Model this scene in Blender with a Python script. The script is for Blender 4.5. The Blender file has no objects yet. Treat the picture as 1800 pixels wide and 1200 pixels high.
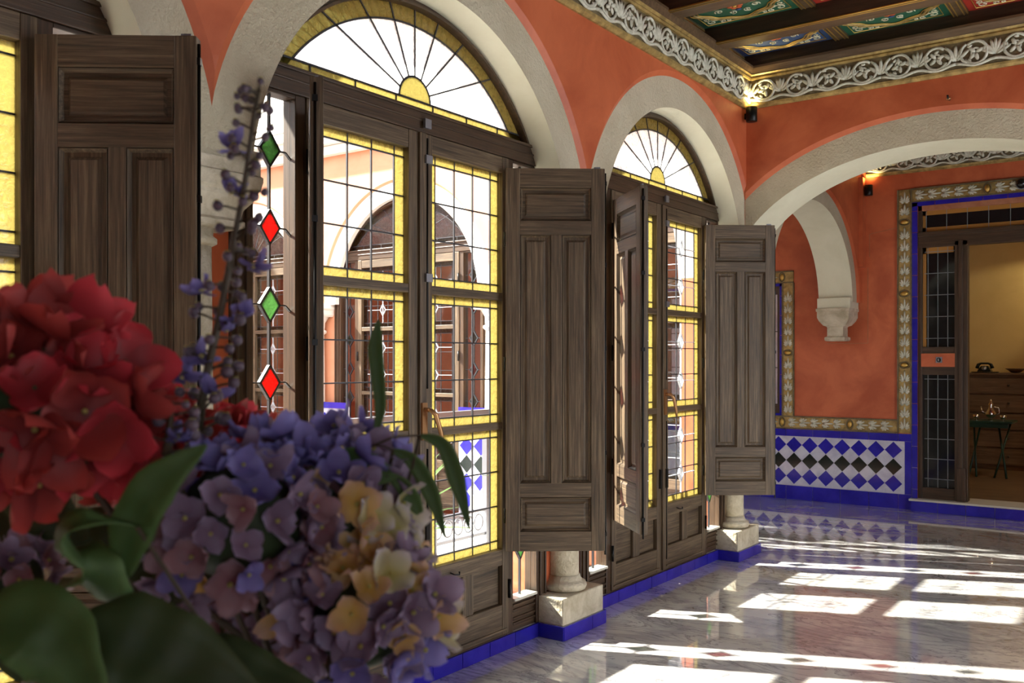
import bpy, math, random
from math import sin, cos, pi, sqrt, atan2, radians
from mathutils import Vector, Matrix, Euler
random.seed(7)
SC = bpy.context.scene
COL = SC.collection

# ------------------------------------------------------------------ camera
cd = bpy.data.cameras.new('camera')
cam = bpy.data.objects.new('camera', cd); COL.objects.link(cam)
cam.location = (2.66, 0, 1.40)
cam.rotation_euler = (radians(90), 0, radians(36.03))
cd.sensor_width = 36; cd.lens = 32.44; cd.shift_y = 0.0189
cd.clip_start = 0.05; cd.clip_end = 200
cd.dof.use_dof = True; cd.dof.focus_distance = 5.0; cd.dof.aperture_fstop = 8.0
SC.camera = cam

# ------------------------------------------------------------------ world, sun, exposure
W = bpy.data.worlds.new('world'); SC.world = W; W.use_nodes = True
bg = W.node_tree.nodes['Background']
bg.inputs['Color'].default_value = (0.88, 0.94, 1.0, 1); bg.inputs['Strength'].default_value = 4.2
sl = bpy.data.lights.new('sun', 'SUN'); sl.energy = 26.0; sl.angle = radians(1.3); sl.color = (1.0, 0.93, 0.80)
so = bpy.data.objects.new('sun', sl); COL.objects.link(so)
so.rotation_euler = Vector((1.0, 0.42, -0.84)).to_track_quat('-Z', 'Y').to_euler()
SC.view_settings.view_transform = 'Standard'; SC.view_settings.look = 'None'
SC.view_settings.exposure = 0.45; SC.view_settings.gamma = 1.0; SC.view_settings.use_curve_mapping = False
SC.cycles.use_denoising = True
SC.cycles.max_bounces = 10; SC.cycles.diffuse_bounces = 5; SC.cycles.glossy_bounces = 4
SC.cycles.transparent_max_bounces = 24; SC.cycles.transmission_bounces = 6
SC.cycles.sample_clamp_indirect = 8.0
SC.cycles.caustics_reflective = False; SC.cycles.caustics_refractive = False

# ------------------------------------------------------------------ materials
def newmat(n):
    m = bpy.data.materials.new(n); m.use_nodes = True
    nt = m.node_tree; b = nt.nodes['Principled BSDF']
    return m, nt, b
def ramp(nt, stops):
    r = nt.nodes.new('ShaderNodeValToRGB'); e = r.color_ramp.elements
    while len(e) < len(stops): e.new(0.5)
    for i, (p, c) in enumerate(stops): e[i].position = p; e[i].color = (*c, 1)
    return r
def coords(nt, scale=(1, 1, 1), kind='Object'):
    t = nt.nodes.new('ShaderNodeTexCoord'); mp = nt.nodes.new('ShaderNodeMapping')
    mp.inputs['Scale'].default_value = scale
    nt.links.new(t.outputs[kind], mp.inputs['Vector']); return mp.outputs['Vector']
def noise(nt, vec, scale, detail=4, rough=0.55, dist=0.0):
    n = nt.nodes.new('ShaderNodeTexNoise'); n.inputs['Scale'].default_value = scale
    n.inputs['Detail'].default_value = detail; n.inputs['Roughness'].default_value = rough
    n.inputs['Distortion'].default_value = dist
    nt.links.new(vec, n.inputs['Vector']); return n
def bump(nt, b, src, strength, dist=0.01):
    bp = nt.nodes.new('ShaderNodeBump'); bp.inputs['Strength'].default_value = strength
    bp.inputs['Distance'].default_value = dist
    nt.links.new(src, bp.inputs['Height']); nt.links.new(bp.outputs['Normal'], b.inputs['Normal'])
def plain(n, c, rough=0.5, metal=0.0, spec=None):
    m, nt, b = newmat(n); b.inputs['Base Color'].default_value = (*c, 1)
    b.inputs['Roughness'].default_value = rough; b.inputs['Metallic'].default_value = metal
    if spec is not None: b.inputs['Specular IOR Level'].default_value = spec
    return m
def mottled(n, c1, c2, scale, rough=0.7, bs=0.2, bscale=60, lo=0.35, hi=0.65, stretch=(1, 1, 1), metal=0.0, dist=0.004):
    m, nt, b = newmat(n); v = coords(nt, stretch)
    ns = noise(nt, v, scale, 6, 0.6, 0.4); r = ramp(nt, [(lo, c1), (hi, c2)])
    nt.links.new(ns.outputs['Fac'], r.inputs['Fac']); nt.links.new(r.outputs['Color'], b.inputs['Base Color'])
    b.inputs['Roughness'].default_value = rough; b.inputs['Metallic'].default_value = metal
    n2 = noise(nt, v, bscale, 3); bump(nt, b, n2.outputs['Fac'], bs, dist)
    return m
def wood(n, dark, mid, light, stretch, rough=0.5):
    m, nt, b = newmat(n)
    v = coords(nt, stretch); g = noise(nt, v, 1.0, 8, 0.7, 0.3)
    r = ramp(nt, [(0.29, dark), (0.50, mid), (0.74, light)])
    nt.links.new(g.outputs['Fac'], r.inputs['Fac'])
    v2 = coords(nt, (1, 1, 1)); p = noise(nt, v2, 2.2, 3)
    mx = nt.nodes.new('ShaderNodeMixRGB'); mx.blend_type = 'MULTIPLY'; mx.inputs['Fac'].default_value = 0.6
    r2 = ramp(nt, [(0.3, (0.55, 0.52, 0.5)), (0.7, (1.15, 1.12, 1.05))])
    nt.links.new(p.outputs['Fac'], r2.inputs['Fac'])
    nt.links.new(r.outputs['Color'], mx.inputs[1]); nt.links.new(r2.outputs['Color'], mx.inputs[2])
    nt.links.new(mx.outputs['Color'], b.inputs['Base Color'])
    b.inputs['Roughness'].default_value = rough
    bump(nt, b, g.outputs['Fac'], 0.35, 0.003)
    return m
def glass(n, col, trans=0.6, rough_bump=0.0, gloss=0.06, diffuse=0.0):
    # thin leaded glass: light passes straight through, some is scattered by hammered sheets
    m = bpy.data.materials.new(n); m.use_nodes = True; nt = m.node_tree
    for nd in list(nt.nodes): nt.nodes.remove(nd)
    out = nt.nodes.new('ShaderNodeOutputMaterial')
    tr = nt.nodes.new('ShaderNodeBsdfTransparent'); tr.inputs['Color'].default_value = (*col, 1)
    tl = nt.nodes.new('ShaderNodeBsdfTranslucent'); tl.inputs['Color'].default_value = (*col, 1)
    gl = nt.nodes.new('ShaderNodeBsdfGlossy'); gl.inputs['Roughness'].default_value = 0.04
    m1 = nt.nodes.new('ShaderNodeMixShader'); m2 = nt.nodes.new('ShaderNodeMixShader')
    m1.inputs['Fac'].default_value = 1 - trans
    nt.links.new(tr.outputs[0], m1.inputs[1]); nt.links.new(tl.outputs[0], m1.inputs[2])
    m2.inputs['Fac'].default_value = gloss
    nt.links.new(m1.outputs[0], m2.inputs[1]); nt.links.new(gl.outputs[0], m2.inputs[2])
    if rough_bump:
        v = coords(nt); ns = noise(nt, v, 45, 3, 0.6, 1.2)
        r = nt.nodes.new('ShaderNodeMapRange'); r.inputs['From Min'].default_value = 0.35; r.inputs['From Max'].default_value = 0.65
        r.inputs['To Min'].default_value = max(0.0, 1 - trans - rough_bump); r.inputs['To Max'].default_value = min(1.0, 1 - trans + rough_bump)
        nt.links.new(ns.outputs['Fac'], r.inputs['Value']); nt.links.new(r.outputs['Result'], m1.inputs['Fac'])
        bp = nt.nodes.new('ShaderNodeBump'); bp.inputs['Strength'].default_value = 0.5; bp.inputs['Distance'].default_value = 0.004
        nt.links.new(ns.outputs['Fac'], bp.inputs['Height'])
        nt.links.new(bp.outputs['Normal'], gl.inputs['Normal']); nt.links.new(bp.outputs['Normal'], tl.inputs['Normal'])
    nt.links.new(m2.outputs[0], out.inputs['Surface'])
    return m

M = {}
M['red'] = mottled('terracotta_stucco', (0.42, 0.082, 0.028), (0.60, 0.150, 0.058), 2.6, 0.5, 0.25, 12, 0.34, 0.62)
M['cream'] = mottled('cream_roughcast', (0.50, 0.44, 0.31), (0.58, 0.52, 0.38), 4, 0.85, 0.8, 70, dist=0.01)
M['soffit'] = mottled('cream_soffit_lit', (0.64, 0.62, 0.47), (0.70, 0.68, 0.53), 4, 0.7, 0.35, 60)  # smoother cream; light bounced off the floor is put into its paler tone
M['stone'] = mottled('worn_limestone', (0.42, 0.36, 0.25), (0.66, 0.60, 0.47), 9, 0.85, 0.8, 45, dist=0.01)
M['white'] = mottled('white_plaster', (0.78, 0.76, 0.70), (0.84, 0.82, 0.77), 5, 0.8, 0.2, 40)
M['peach'] = mottled('peach_plaster', (0.56, 0.26, 0.145), (0.62, 0.31, 0.18), 3, 0.8, 0.1, 40)
D, MI, LI = (0.020, 0.013, 0.008), (0.098, 0.066, 0.038), (0.24, 0.175, 0.105)
M['wv'] = wood('weathered_wood_upright', D, MI, LI, (95, 95, 3.0))
M['wh'] = wood('weathered_wood_across', D, MI, LI, (3.0, 95, 95))
D2, M2, L2 = (0.018, 0.011, 0.006), (0.060, 0.034, 0.018), (0.12, 0.072, 0.04)
M['dv'] = wood('dark_frame_wood_upright', D2, M2, L2, (95, 95, 3.0), 0.42)
M['dh'] = wood('dark_frame_wood_across', D2, M2, L2, (3.0, 95, 95), 0.42)
M['beam'] = wood('ceiling_wood', (0.012, 0.008, 0.005), (0.035, 0.020, 0.012), (0.075, 0.042, 0.024), (3, 40, 40), 0.4)
M['beamface'] = wood('ceiling_wood_brown', (0.05, 0.03, 0.015), (0.12, 0.075, 0.04), (0.20, 0.13, 0.07), (3, 40, 40), 0.4)
M['gold'] = plain('gilding', (0.62, 0.40, 0.10), 0.35, 0.7)
M['dullgold'] = mottled('dull_gilding', (0.22, 0.15, 0.05), (0.50, 0.36, 0.13), 18, 0.45, 0.3, 60, metal=0.3)
M['relief'] = mottled('pale_grey_plaster_relief', (0.46, 0.46, 0.36), (0.70, 0.69, 0.58), 25, 0.55, 0.2, 80)
M['backing'] = mottled('dark_olive_backing', (0.10, 0.075, 0.035), (0.20, 0.155, 0.08), 20, 0.6, 0.1, 60)
M['blue'] = mottled('cobalt_glazed_tile', (0.020, 0.016, 0.30), (0.032, 0.026, 0.42), 6, 0.12, 0.03, 20)
M['wtile'] = mottled('white_glazed_tile', (0.50, 0.50, 0.62), (0.66, 0.66, 0.74), 9, 0.12, 0.03, 20)
M['ktile'] = plain('black_glazed_tile', (0.012, 0.018, 0.016), 0.12)
M['grout'] = plain('grout', (0.55, 0.52, 0.56), 0.8)
M['iron'] = plain('black_iron', (0.012, 0.012, 0.012), 0.35, 0.6)
M['steel'] = plain('galvanised_steel', (0.30, 0.32, 0.36), 0.4, 0.8)
M['bronze'] = plain('worn_bronze', (0.40, 0.22, 0.10), 0.35, 0.8)
M['lead'] = plain('lead_came', (0.045, 0.045, 0.05), 0.45, 0.4)
M['leadw'] = plain('lead_came_lit_white', (0.62, 0.64, 0.68), 0.4, 0.2)  # lead came with its white reflections put into the colour
M['leadg'] = plain('dull_grey_came', (0.20, 0.21, 0.22), 0.5)
M['clear'] = glass('clear_glass', (0.94, 0.96, 0.97), 1.0, 0, 0.05)
M['ripple'] = glass('rippled_white_glass', (0.93, 0.94, 0.95), 0.45, 0.25, 0.05)
M['yellow'] = glass('hammered_yellow_glass', (0.36, 0.325, 0.165), 0.35, 0.25, 0.04)
M['greeng'] = glass('green_glass', (0.16, 0.29, 0.13), 0.5, 0.2, 0.04)
M['redg'] = glass('red_glass', (0.60, 0.015, 0.010), 0.6, 0.15, 0.04)
M['smoke'] = plain('dark_glass', (0.010, 0.011, 0.012), 0.08)
M['amber'] = plain('amber_glass', (0.42, 0.20, 0.05), 0.2)
M['ochre'] = mottled('ochre_wall', (0.62, 0.44, 0.17), (0.70, 0.51, 0.21), 2, 0.8, 0.1, 40)
M['pine'] = wood('waxed_pine', (0.10, 0.06, 0.03), (0.19, 0.12, 0.065), (0.27, 0.18, 0.10), (2.5, 40, 40), 0.4)
M['greenp'] = plain('dark_green_paint', (0.010, 0.045, 0.025), 0.4)
M['silver'] = plain('polished_silver', (0.75, 0.70, 0.62), 0.15, 1.0)
M['chalk'] = plain('pale_stone_sill', (0.60, 0.58, 0.50), 0.5)
M['patiof'] = mottled('patio_paving', (0.52, 0.50, 0.46), (0.68, 0.66, 0.60), 6, 0.7, 0.1, 40)
M['clay'] = mottled('terracotta_pot', (0.36, 0.13, 0.06), (0.46, 0.19, 0.10), 10, 0.8, 0.1, 60)
M['pred'] = plain('painted_crimson', (0.36, 0.030, 0.018), 0.45)
M['pgreen'] = plain('painted_green', (0.018, 0.105, 0.060), 0.45)
M['pblue'] = plain('painted_blue', (0.035, 0.075, 0.20), 0.45)
M['pwhite'] = plain('painted_cream_line', (0.62, 0.60, 0.42), 0.5)
M['porange'] = plain('painted_orange', (0.50, 0.10, 0.03), 0.5)
M['bulb'] = plain('lit_lamp_lens', (1, 0.8, 0.5), 0.3)
_b = M['bulb'].node_tree.nodes['Principled BSDF']; _b.inputs['Emission Color'].default_value = (1, 0.72, 0.30, 1); _b.inputs['Emission Strength'].default_value = 8

def marble():
    m, nt, b = newmat('veined_white_marble')
    v = coords(nt, (0.55, 1.15, 1))
    w = noise(nt, v, 0.9, 9, 0.6, 2.2)
    r = ramp(nt, [(0.0, (0.86, 0.83, 0.77)), (0.42, (0.82, 0.80, 0.75)), (0.478, (0.52, 0.51, 0.52)), (0.54, (0.78, 0.76, 0.73)), (1.0, (0.72, 0.66, 0.57))])
    nt.links.new(w.outputs['Fac'], r.inputs['Fac'])
    w2 = noise(nt, coords(nt, (0.7, 1.5, 1)), 1.9, 9, 0.62, 3.2)
    r2 = ramp(nt, [(0.42, (1, 1, 1)), (0.482, (0.75, 0.75, 0.77)), (0.497, (0.45, 0.44, 0.46)), (0.515, (1, 1, 1)), (0.7, (0.95, 0.93, 0.90))])
    nt.links.new(w2.outputs['Fac'], r2.inputs['Fac'])
    mx = nt.nodes.new('ShaderNodeMixRGB'); mx.blend_type = 'MULTIPLY'; mx.inputs['Fac'].default_value = 1
    nt.links.new(r.outputs['Color'], mx.inputs[1]); nt.links.new(r2.outputs['Color'], mx.inputs[2])
    nt.links.new(mx.outputs['Color'], b.inputs['Base Color'])
    b.inputs['Roughness'].default_value = 0.08; b.inputs['Specular IOR Level'].default_value = 0.8; b.inputs['Coat Weight'].default_value = 1.0; b.inputs['Coat Roughness'].default_value = 0.02
    n3 = noise(nt, coords(nt), 2.0, 2); bump(nt, b, n3.outputs['Fac'], 0.02, 0.02)
    return m
M['marble'] = marble()

def petal_mat(n, base, tip, trans=0.35):
    m, nt, b = newmat(n)
    a = nt.nodes.new('ShaderNodeAttribute'); a.attribute_name = 'along'
    r = ramp(nt, [(0.1, base), (0.72, tuple((base[i] + tip[i]) / 2 for i in range(3))), (0.93, tip)])
    nt.links.new(a.outputs['Fac'], r.inputs['Fac']); nt.links.new(r.outputs['Color'], b.inputs['Base Color'])
    b.inputs['Roughness'].default_value = 0.6
    tl = nt.nodes.new('ShaderNodeBsdfTranslucent'); nt.links.new(r.outputs['Color'], tl.inputs['Color'])
    mx = nt.nodes.new('ShaderNodeMixShader'); mx.inputs['Fac'].default_value = trans
    out = nt.nodes['Material Output']
    nt.links.new(b.outputs[0], mx.inputs[1]); nt.links.new(tl.outputs[0], mx.inputs[2]); nt.links.new(mx.outputs[0], out.inputs['Surface'])
    return m
M['p_red'] = petal_mat('red_petal', (0.26, 0.018, 0.022), (0.66, 0.060, 0.080))
M['p_crim'] = petal_mat('crimson_petal', (0.20, 0.020, 0.020), (0.46, 0.060, 0.050))
M['p_lilac'] = petal_mat('lilac_petal', (0.20, 0.12, 0.19), (0.38, 0.31, 0.45))
M['p_blue'] = petal_mat('violet_blue_petal', (0.12, 0.09, 0.28), (0.28, 0.26, 0.60))
M['p_mauve'] = petal_mat('dusky_mauve_petal', (0.24, 0.095, 0.11), (0.42, 0.28, 0.32))
M['p_peach'] = petal_mat('peach_petal', (0.62, 0.40, 0.08), (0.66, 0.46, 0.34))
M['p_cream'] = petal_mat('cream_petal', (0.52, 0.48, 0.14), (0.66, 0.62, 0.62))
M['leaf'] = petal_mat('green_leaf', (0.065, 0.130, 0.038), (0.13, 0.23, 0.07), 0.4)
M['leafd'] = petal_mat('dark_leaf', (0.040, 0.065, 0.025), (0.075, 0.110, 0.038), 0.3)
M['stem'] = plain('brown_green_stem', (0.06, 0.045, 0.025), 0.6)
M['berry'] = plain('grey_mauve_berry', (0.12, 0.09, 0.12), 0.45)
M['vase'] = plain('dark_glazed_vase', (0.02, 0.03, 0.03), 0.15)

# ------------------------------------------------------------------ mesh builder
class MB:
    def __init__(s): s.v = []; s.f = []; s.m = []; s.mats = []; s.sm = []; s.al = None
    def mi(s, k):
        if k not in s.mats: s.mats.append(k)
        return s.mats.index(k)
    def add(s, vs, fs, mat, smooth=False):
        o = len(s.v); s.v += [tuple(p) for p in vs]; i = s.mi(mat)
        for f in fs: s.f.append([o + k for k in f]); s.m.append(i); s.sm.append(smooth)
    def box(s, x0, x1, y0, y1, z0, z1, mat):
        vs = [(x, y, z) for z in (z0, z1) for y in (y0, y1) for x in (x0, x1)]
        s.add(vs, [(0, 2, 3, 1), (4, 5, 7, 6), (0, 1, 5, 4), (2, 6, 7, 3), (0, 4, 6, 2), (1, 3, 7, 5)], mat)
    def prism(s, poly, y0, y1, mat, smooth=False):            # polygon in x,z extruded along y
        n = len(poly); vs = [(p[0], y0, p[1]) for p in poly] + [(p[0], y1, p[1]) for p in poly]
        fs = [tuple(range(n)), tuple(range(2 * n - 1, n - 1, -1))] + [(i, i + n, (i + 1) % n + n, (i + 1) % n) for i in range(n)]
        s.add(vs, fs, mat, smooth)
    def bar(s, p, q, w, y0, y1, mat):                         # flat bar between two x,z points
        dx, dz = q[0] - p[0], q[1] - p[1]; l = math.hypot(dx, dz) or 1; nx, nz = -dz / l * w / 2, dx / l * w / 2
        s.prism([(p[0] + nx, p[1] + nz), (p[0] - nx, p[1] - nz), (q[0] - nx, q[1] - nz), (q[0] + nx, q[1] + nz)], y0, y1, mat)
    def tube(s, pts, r, mat, n=8, closed=False, flat=1.0, fn=None):
        pts = [Vector(p) for p in pts]; k = len(pts); vs = []
        up = None
        for i, p in enumerate(pts):
            a = pts[(i - 1) % k] if (closed or i > 0) else p; b = pts[(i + 1) % k] if (closed or i < k - 1) else p
            t = (b - a).normalized() if (b - a).length > 1e-9 else Vector((0, 0, 1))
            if up is None: up = t.orthogonal().normalized()
            u = (up - t * up.dot(t)); u = u.normalized() if u.length > 1e-6 else t.orthogonal().normalized(); up = u
            w = t.cross(u); rr = r[i] if isinstance(r, (list, tuple)) else r
            for j in range(n):
                c = 2 * pi * j / n; vs.append(p + (u * cos(c) + w * sin(c)) * rr)
        if fn: vs = [fn(v) for v in vs]
        fs = []
        for i in range(k if closed else k - 1):
            a = i * n; b = ((i + 1) % k) * n
            for j in range(n): fs.append((a + j, a + (j + 1) % n, b + (j + 1) % n, b + j))
        if not closed: fs += [tuple(range(n - 1, -1, -1)), tuple(range((k - 1) * n, k * n))]
        s.add(vs, fs, mat, True)
    def lathe(s, prof, c, mat, n=24, smooth=True):             # prof (r,z) bottom to top
        vs = []; k = len(prof)
        for r, z in prof:
            for j in range(n): a = 2 * pi * j / n; vs.append((c[0] + r * cos(a), c[1] + r * sin(a), c[2] + z))
        fs = [(i * n + j, i * n + (j + 1) % n, (i + 1) * n + (j + 1) % n, (i + 1) * n + j) for i in range(k - 1) for j in range(n)]
        fs += [tuple(range(n - 1, -1, -1)), tuple(range((k - 1) * n, k * n))]
        s.add(vs, fs, mat, smooth)
    def sqloft(s, prof, c, mat, ex=0.0):                       # square profile (half,z); ex widens y
        vs = []; k = len(prof)
        for h, z in prof: vs += [(c[0] + a * h, c[1] + b * (h + ex), c[2] + z) for a, b in ((-1, -1), (1, -1), (1, 1), (-1, 1))]
        fs = [(i * 4 + j, i * 4 + (j + 1) % 4, (i + 1) * 4 + (j + 1) % 4, (i + 1) * 4 + j) for i in range(k - 1) for j in range(4)]
        fs += [(3, 2, 1, 0), tuple(range((k - 1) * 4, k * 4))]
        s.add(vs, fs, mat)
    def blob(s, c, r, mat, n=8, m=5, fn=None):                 # ellipsoid
        vs = []; 
        for i in range(m + 1):
            a = pi * i / m
            for j in range(n):
                b = 2 * pi * j / n; vs.append((c[0] + r[0] * sin(a) * cos(b), c[1] + r[1] * sin(a) * sin(b), c[2] + r[2] * cos(a)))
        if fn: vs = [fn(Vector(v)) for v in vs]
        fs = [(i * n + j, (i + 1) * n + j, (i + 1) * n + (j + 1) % n, i * n + (j + 1) % n) for i in range(m) for j in range(n)]
        s.add(vs, fs, mat, True)
    def build(s, name, parent=None, loc=None, bevel=0):
        me = bpy.data.meshes.new(name)
        me.from_pydata(s.v, [], s.f)
        for k in s.mats: me.materials.append(M[k])
        me.polygons.foreach_set('material_index', s.m); me.polygons.foreach_set('use_smooth', s.sm)
        if s.al is not None:
            at = me.attributes.new('along', 'FLOAT', 'POINT'); at.data.foreach_set('value', s.al)
        me.update(); me.validate()
        o = bpy.data.objects.new(name, me); COL.objects.link(o)
        if parent: o.parent = parent
        if loc: o.location = loc
        if bevel:
            b = o.modifiers.new('bevel', 'BEVEL'); b.width = bevel; b.segments = 2; b.limit_method = 'ANGLE'; b.angle_limit = radians(40)
        return o
def tag(o, label=None, cat=None, group=None, kind=None):
    if label: o['label'] = label
    if cat: o['category'] = cat
    if group: o['group'] = group
    if kind: o['kind'] = kind
    return o
def empty(name, loc=(0, 0, 0), rz=0.0):
    o = bpy.data.objects.new(name, None); COL.objects.link(o); o.location = loc; o.rotation_euler = (0, 0, rz)
    o.empty_display_size = 0.1; return o
def thing(name, label, cat, loc=(0, 0, 0), rz=0.0, group=None): return tag(empty(name, loc, rz), label, cat, group)
def copy_tree(o, parent=None):
    c = o.copy(); COL.objects.link(c); c.parent = parent
    for ch in [x for x in bpy.data.objects if x.parent == o]: copy_tree(ch, c)
    return c
def boxobj(name, b, mat, parent=None, bevel=0):
    m = MB(); m.box(*b, mat); return m.build(name, parent, bevel=bevel)
def struct(o): o['kind'] = 'structure'; return o

# ================================================================== SETTING
ZS = 1.96; ZT = 3.56
CY = [0.68, 2.96, 5.24]
# floor
struct(boxobj('floor', (-8.2, 5.3, -3.6, 9.22, -0.1, 0), 'marble'))
# patio paving lies on the slab
m = MB()
for i in range(13):
    for j in range(19):
        x = -6.75 + i * 0.5; y = -3.0 + j * 0.5
        if y + 0.49 < 6.3 and x + 0.49 < -0.4: m.box(x, x + 0.49, y, y + 0.49, 0.0, 0.015, 'patiof')
struct(m.build('floor_patio'))

def arch_geo(mr, mc, c, ai, bi, ao, bo, bev, hl, hr, ztop, fr, bk, mapf, rmat='red', cmat='cream', smat='soffit', bevd=0.02, backm=None):
    """one bay: wall field into mr, cream band and soffit into mc. mapf(s, d, z)->world; d = towards the viewer"""
    th = [pi * i / 72 for i in range(73)]
    for h, sg in ((hr, 1), (hl, -1)):
        th.append(atan2((ztop - ZS) / (bo + bev), sg * h / (ao + bev)))
    th.sort()
    def clampd(dx, dz):
        h = hr if dx >= 0 else hl
        k = min(1.0, h / abs(dx)) if abs(dx) > 1e-9 else 1.0
        return dx * k, dz * k
    rows = []
    for t in th:
        I = (ai * cos(t), bi * sin(t)); O = clampd(ao * cos(t), bo * sin(t)); B = clampd((ao + bev) * cos(t), (bo + bev) * sin(t))
        frac = min(1, math.hypot(B[0] - O[0], B[1] - O[1]) / bev)
        d = ((ao + bev) * cos(t), (bo + bev) * sin(t)); h = hr if d[0] >= 0 else hl
        k = min(h / abs(d[0]) if abs(d[0]) > 1e-9 else 1e9, (ztop - ZS) / d[1] if d[1] > 1e-9 else 1e9)
        R = (d[0] * k, d[1] * k)
        rows.append((I, O, B, R, frac))
    def add(mb, pa, pb, mat, sm=True):
        vs = []
        for (s0, d0, z0), (s1, d1, z1) in zip(pa, pb): vs += [mapf(c + s0, d0, ZS + z0), mapf(c + s1, d1, ZS + z1)]
        mb.add(vs, [(2 * i, 2 * i + 1, 2 * i + 3, 2 * i + 2) for i in range(len(pa) - 1)], mat, sm)
    I0 = [(r[0][0], fr, r[0][1]) for r in rows]; I1 = [(r[0][0], bk, r[0][1]) for r in rows]
    O0 = [(r[1][0], fr, r[1][1]) for r in rows]
    B0 = [(r[2][0], fr + bevd * r[4], r[2][1]) for r in rows]
    R0 = [(r[3][0], fr + bevd * max(r[4], 0), r[3][1]) for r in rows]
    R1 = [(r[3][0], bk, r[3][1]) for r in rows]
    add(mc, I1, I0, smat, True); add(mc, I0, O0, cmat, False)
    add(mr, O0, B0, rmat, False); add(mr, B0, R0, rmat, False)
    add(mr, I1, R1, backm or rmat, False)
mapL = lambda s, d, z: (d, s, z)
wl = MB(); linings = []
for i, c in enumerate(CY):
    mc = MB(); hr = 1.01 if i == 2 else 1.14
    arch_geo(wl, mc, c, 0.985, 0.985, 1.17, 1.17, 0.03, 1.14, hr, ZT, 0.15, 0.0, mapL)
    linings.append(mc)
# red piers behind the columns
COLY = [-0.46, 1.82, 4.08, 6.32]
for y in COLY[:3]: wl.box(-0.30, -0.012, y - 0.17, y + 0.19, 0, 2.0, 'red')
wl.box(-0.30, -0.012, 6.15, 6.30, 0, 2.0, 'red')
# arch 4 carries the arcade on to the back wall
mc = MB(); arch_geo(wl, mc, 7.93, 1.06, 0.81, 1.20, 0.95, 0.03, 1.29, 1.29, ZT, 0.12, -0.20, mapL); linings.append(mc)
wl.box(-0.35, 0.17, -3.6, -0.46, 0, 3.56, 'red')  # unseen stretch, left windowless to cut light at the near end
WLO = struct(wl.build('wall_left'))
for k, mc in enumerate(linings): mc.build('arch_lining', WLO)
# corner block between the arcade and the front arch
m = MB(); m.box(-0.20, 0.149, 6.25, 6.66, 1.96, 3.56, 'cream'); m.build('corner_pier', WLO)

# front wall with the wide arch
wf = MB(); mf1, mf2 = MB(), MB()
mapF = lambda s, d, z: (s, 6.25 - d, z)
arch_geo(wf, mf1, 1.38, 1.33, 0.82, 1.50, 1.0, 0.03, 1.228, 1.50, ZT, 0.0, -0.42, mapF)
arch_geo(wf, mf2, 4.30, 1.33, 0.82, 1.50, 1.0, 0.03, 1.42, 1.50, ZT, 0.0, -0.42, mapF)
WFO = struct(wf.build('wall_front')); mf1.build('arch_lining', WFO); mf2.build('arch_lining', WFO)

# outer skin of the window wall towards the patio
wp = MB(); lp = []
for c in CY:
    mc = MB(); arch_geo(wp, mc, c, 0.985, 0.985, 1.10, 1.10, 0.02, 1.14, 1.14, 3.75, 0.0, -0.27, lambda s, d, z: (-0.35 - d, s, z), 'peach', 'white', 'white'); lp.append(mc)
WPO = struct(wp.build('wall_patio_east'))
for mc in lp: mc.build('arch_lining', WPO)

# walls and ceilings that close the hall (unseen side and rear; side openings invented for fill daylight)
m = MB()
for y0, y1 in ((-3.6, -2.0), (-0.9, 3.2), (6.25, 9.3)): m.box(5.2, 5.4, y0, y1, 0, ZT, 'red')
m.box(5.2, 5.4, -2.0, -0.9, 0, 0.5, 'red'); m.box(5.2, 5.4, -2.0, -0.9, 2.6, ZT, 'red')  # small unseen opening added so some daylight reaches the flowers
for y0, y1 in ((3.2, 6.25),):
    m.box(5.2, 5.4, y0, y1, 2.7, ZT, 'red')
struct(m.build('wall_right'))
m = MB(); m.box(-0.3, 5.4, -3.8, -3.6, 0, ZT, 'red'); struct(m.build('wall_rear'))
struct(boxobj('ceiling', (-0.30, 5.4, -3.8, 6.30, 3.575, 3.75), 'beam'))
struct(boxobj('ceiling_gallery', (-8.2, 5.4, 6.30, 9.4, 3.46, 3.75), 'beamface'))

# back wall, with the tall doorway and a framed window further left
m = MB(); Y0, Y1 = 9.22, 9.45
m.box(-8.2, -1.95, Y0, Y1, 0, 3.6, 'red'); m.box(-1.95, -0.66, Y0, Y1, 0, 0.80, 'red'); m.box(-1.95, -0.66, Y0, Y1, 2.20, 3.6, 'red')
m.box(-0.66, 0.65, Y0, Y1, 0, 3.6, 'red'); m.box(0.65, 2.60, Y0, Y1, 2.86, 3.6, 'red'); m.box(2.60, 5.4, Y0, Y1, 0, 3.6, 'red')
# scored outlines in the plaster
for a, b in (((0.20, 1.57), (-0.19, 1.57)), ((0.20, 1.57), (0.20, 2.30)), ((0.215, 2.62), (0.46, 2.66)), ((0.215, 2.62), (0.215, 2.40))):
    m.bar(a, b, 0.006, Y0 - 0.002, Y0 + 0.01, 'clay')
# slight pilaster step by the corner
m.box(0.121, 0.18, 9.12, Y0, 2.30, 3.16, 'red')
WB = struct(m.build('wall_back'))
struct(boxobj('wall_gallery_end', (-8.3, -8.2, 6.3, 9.4, 0, 3.6), 'red'))

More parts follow.
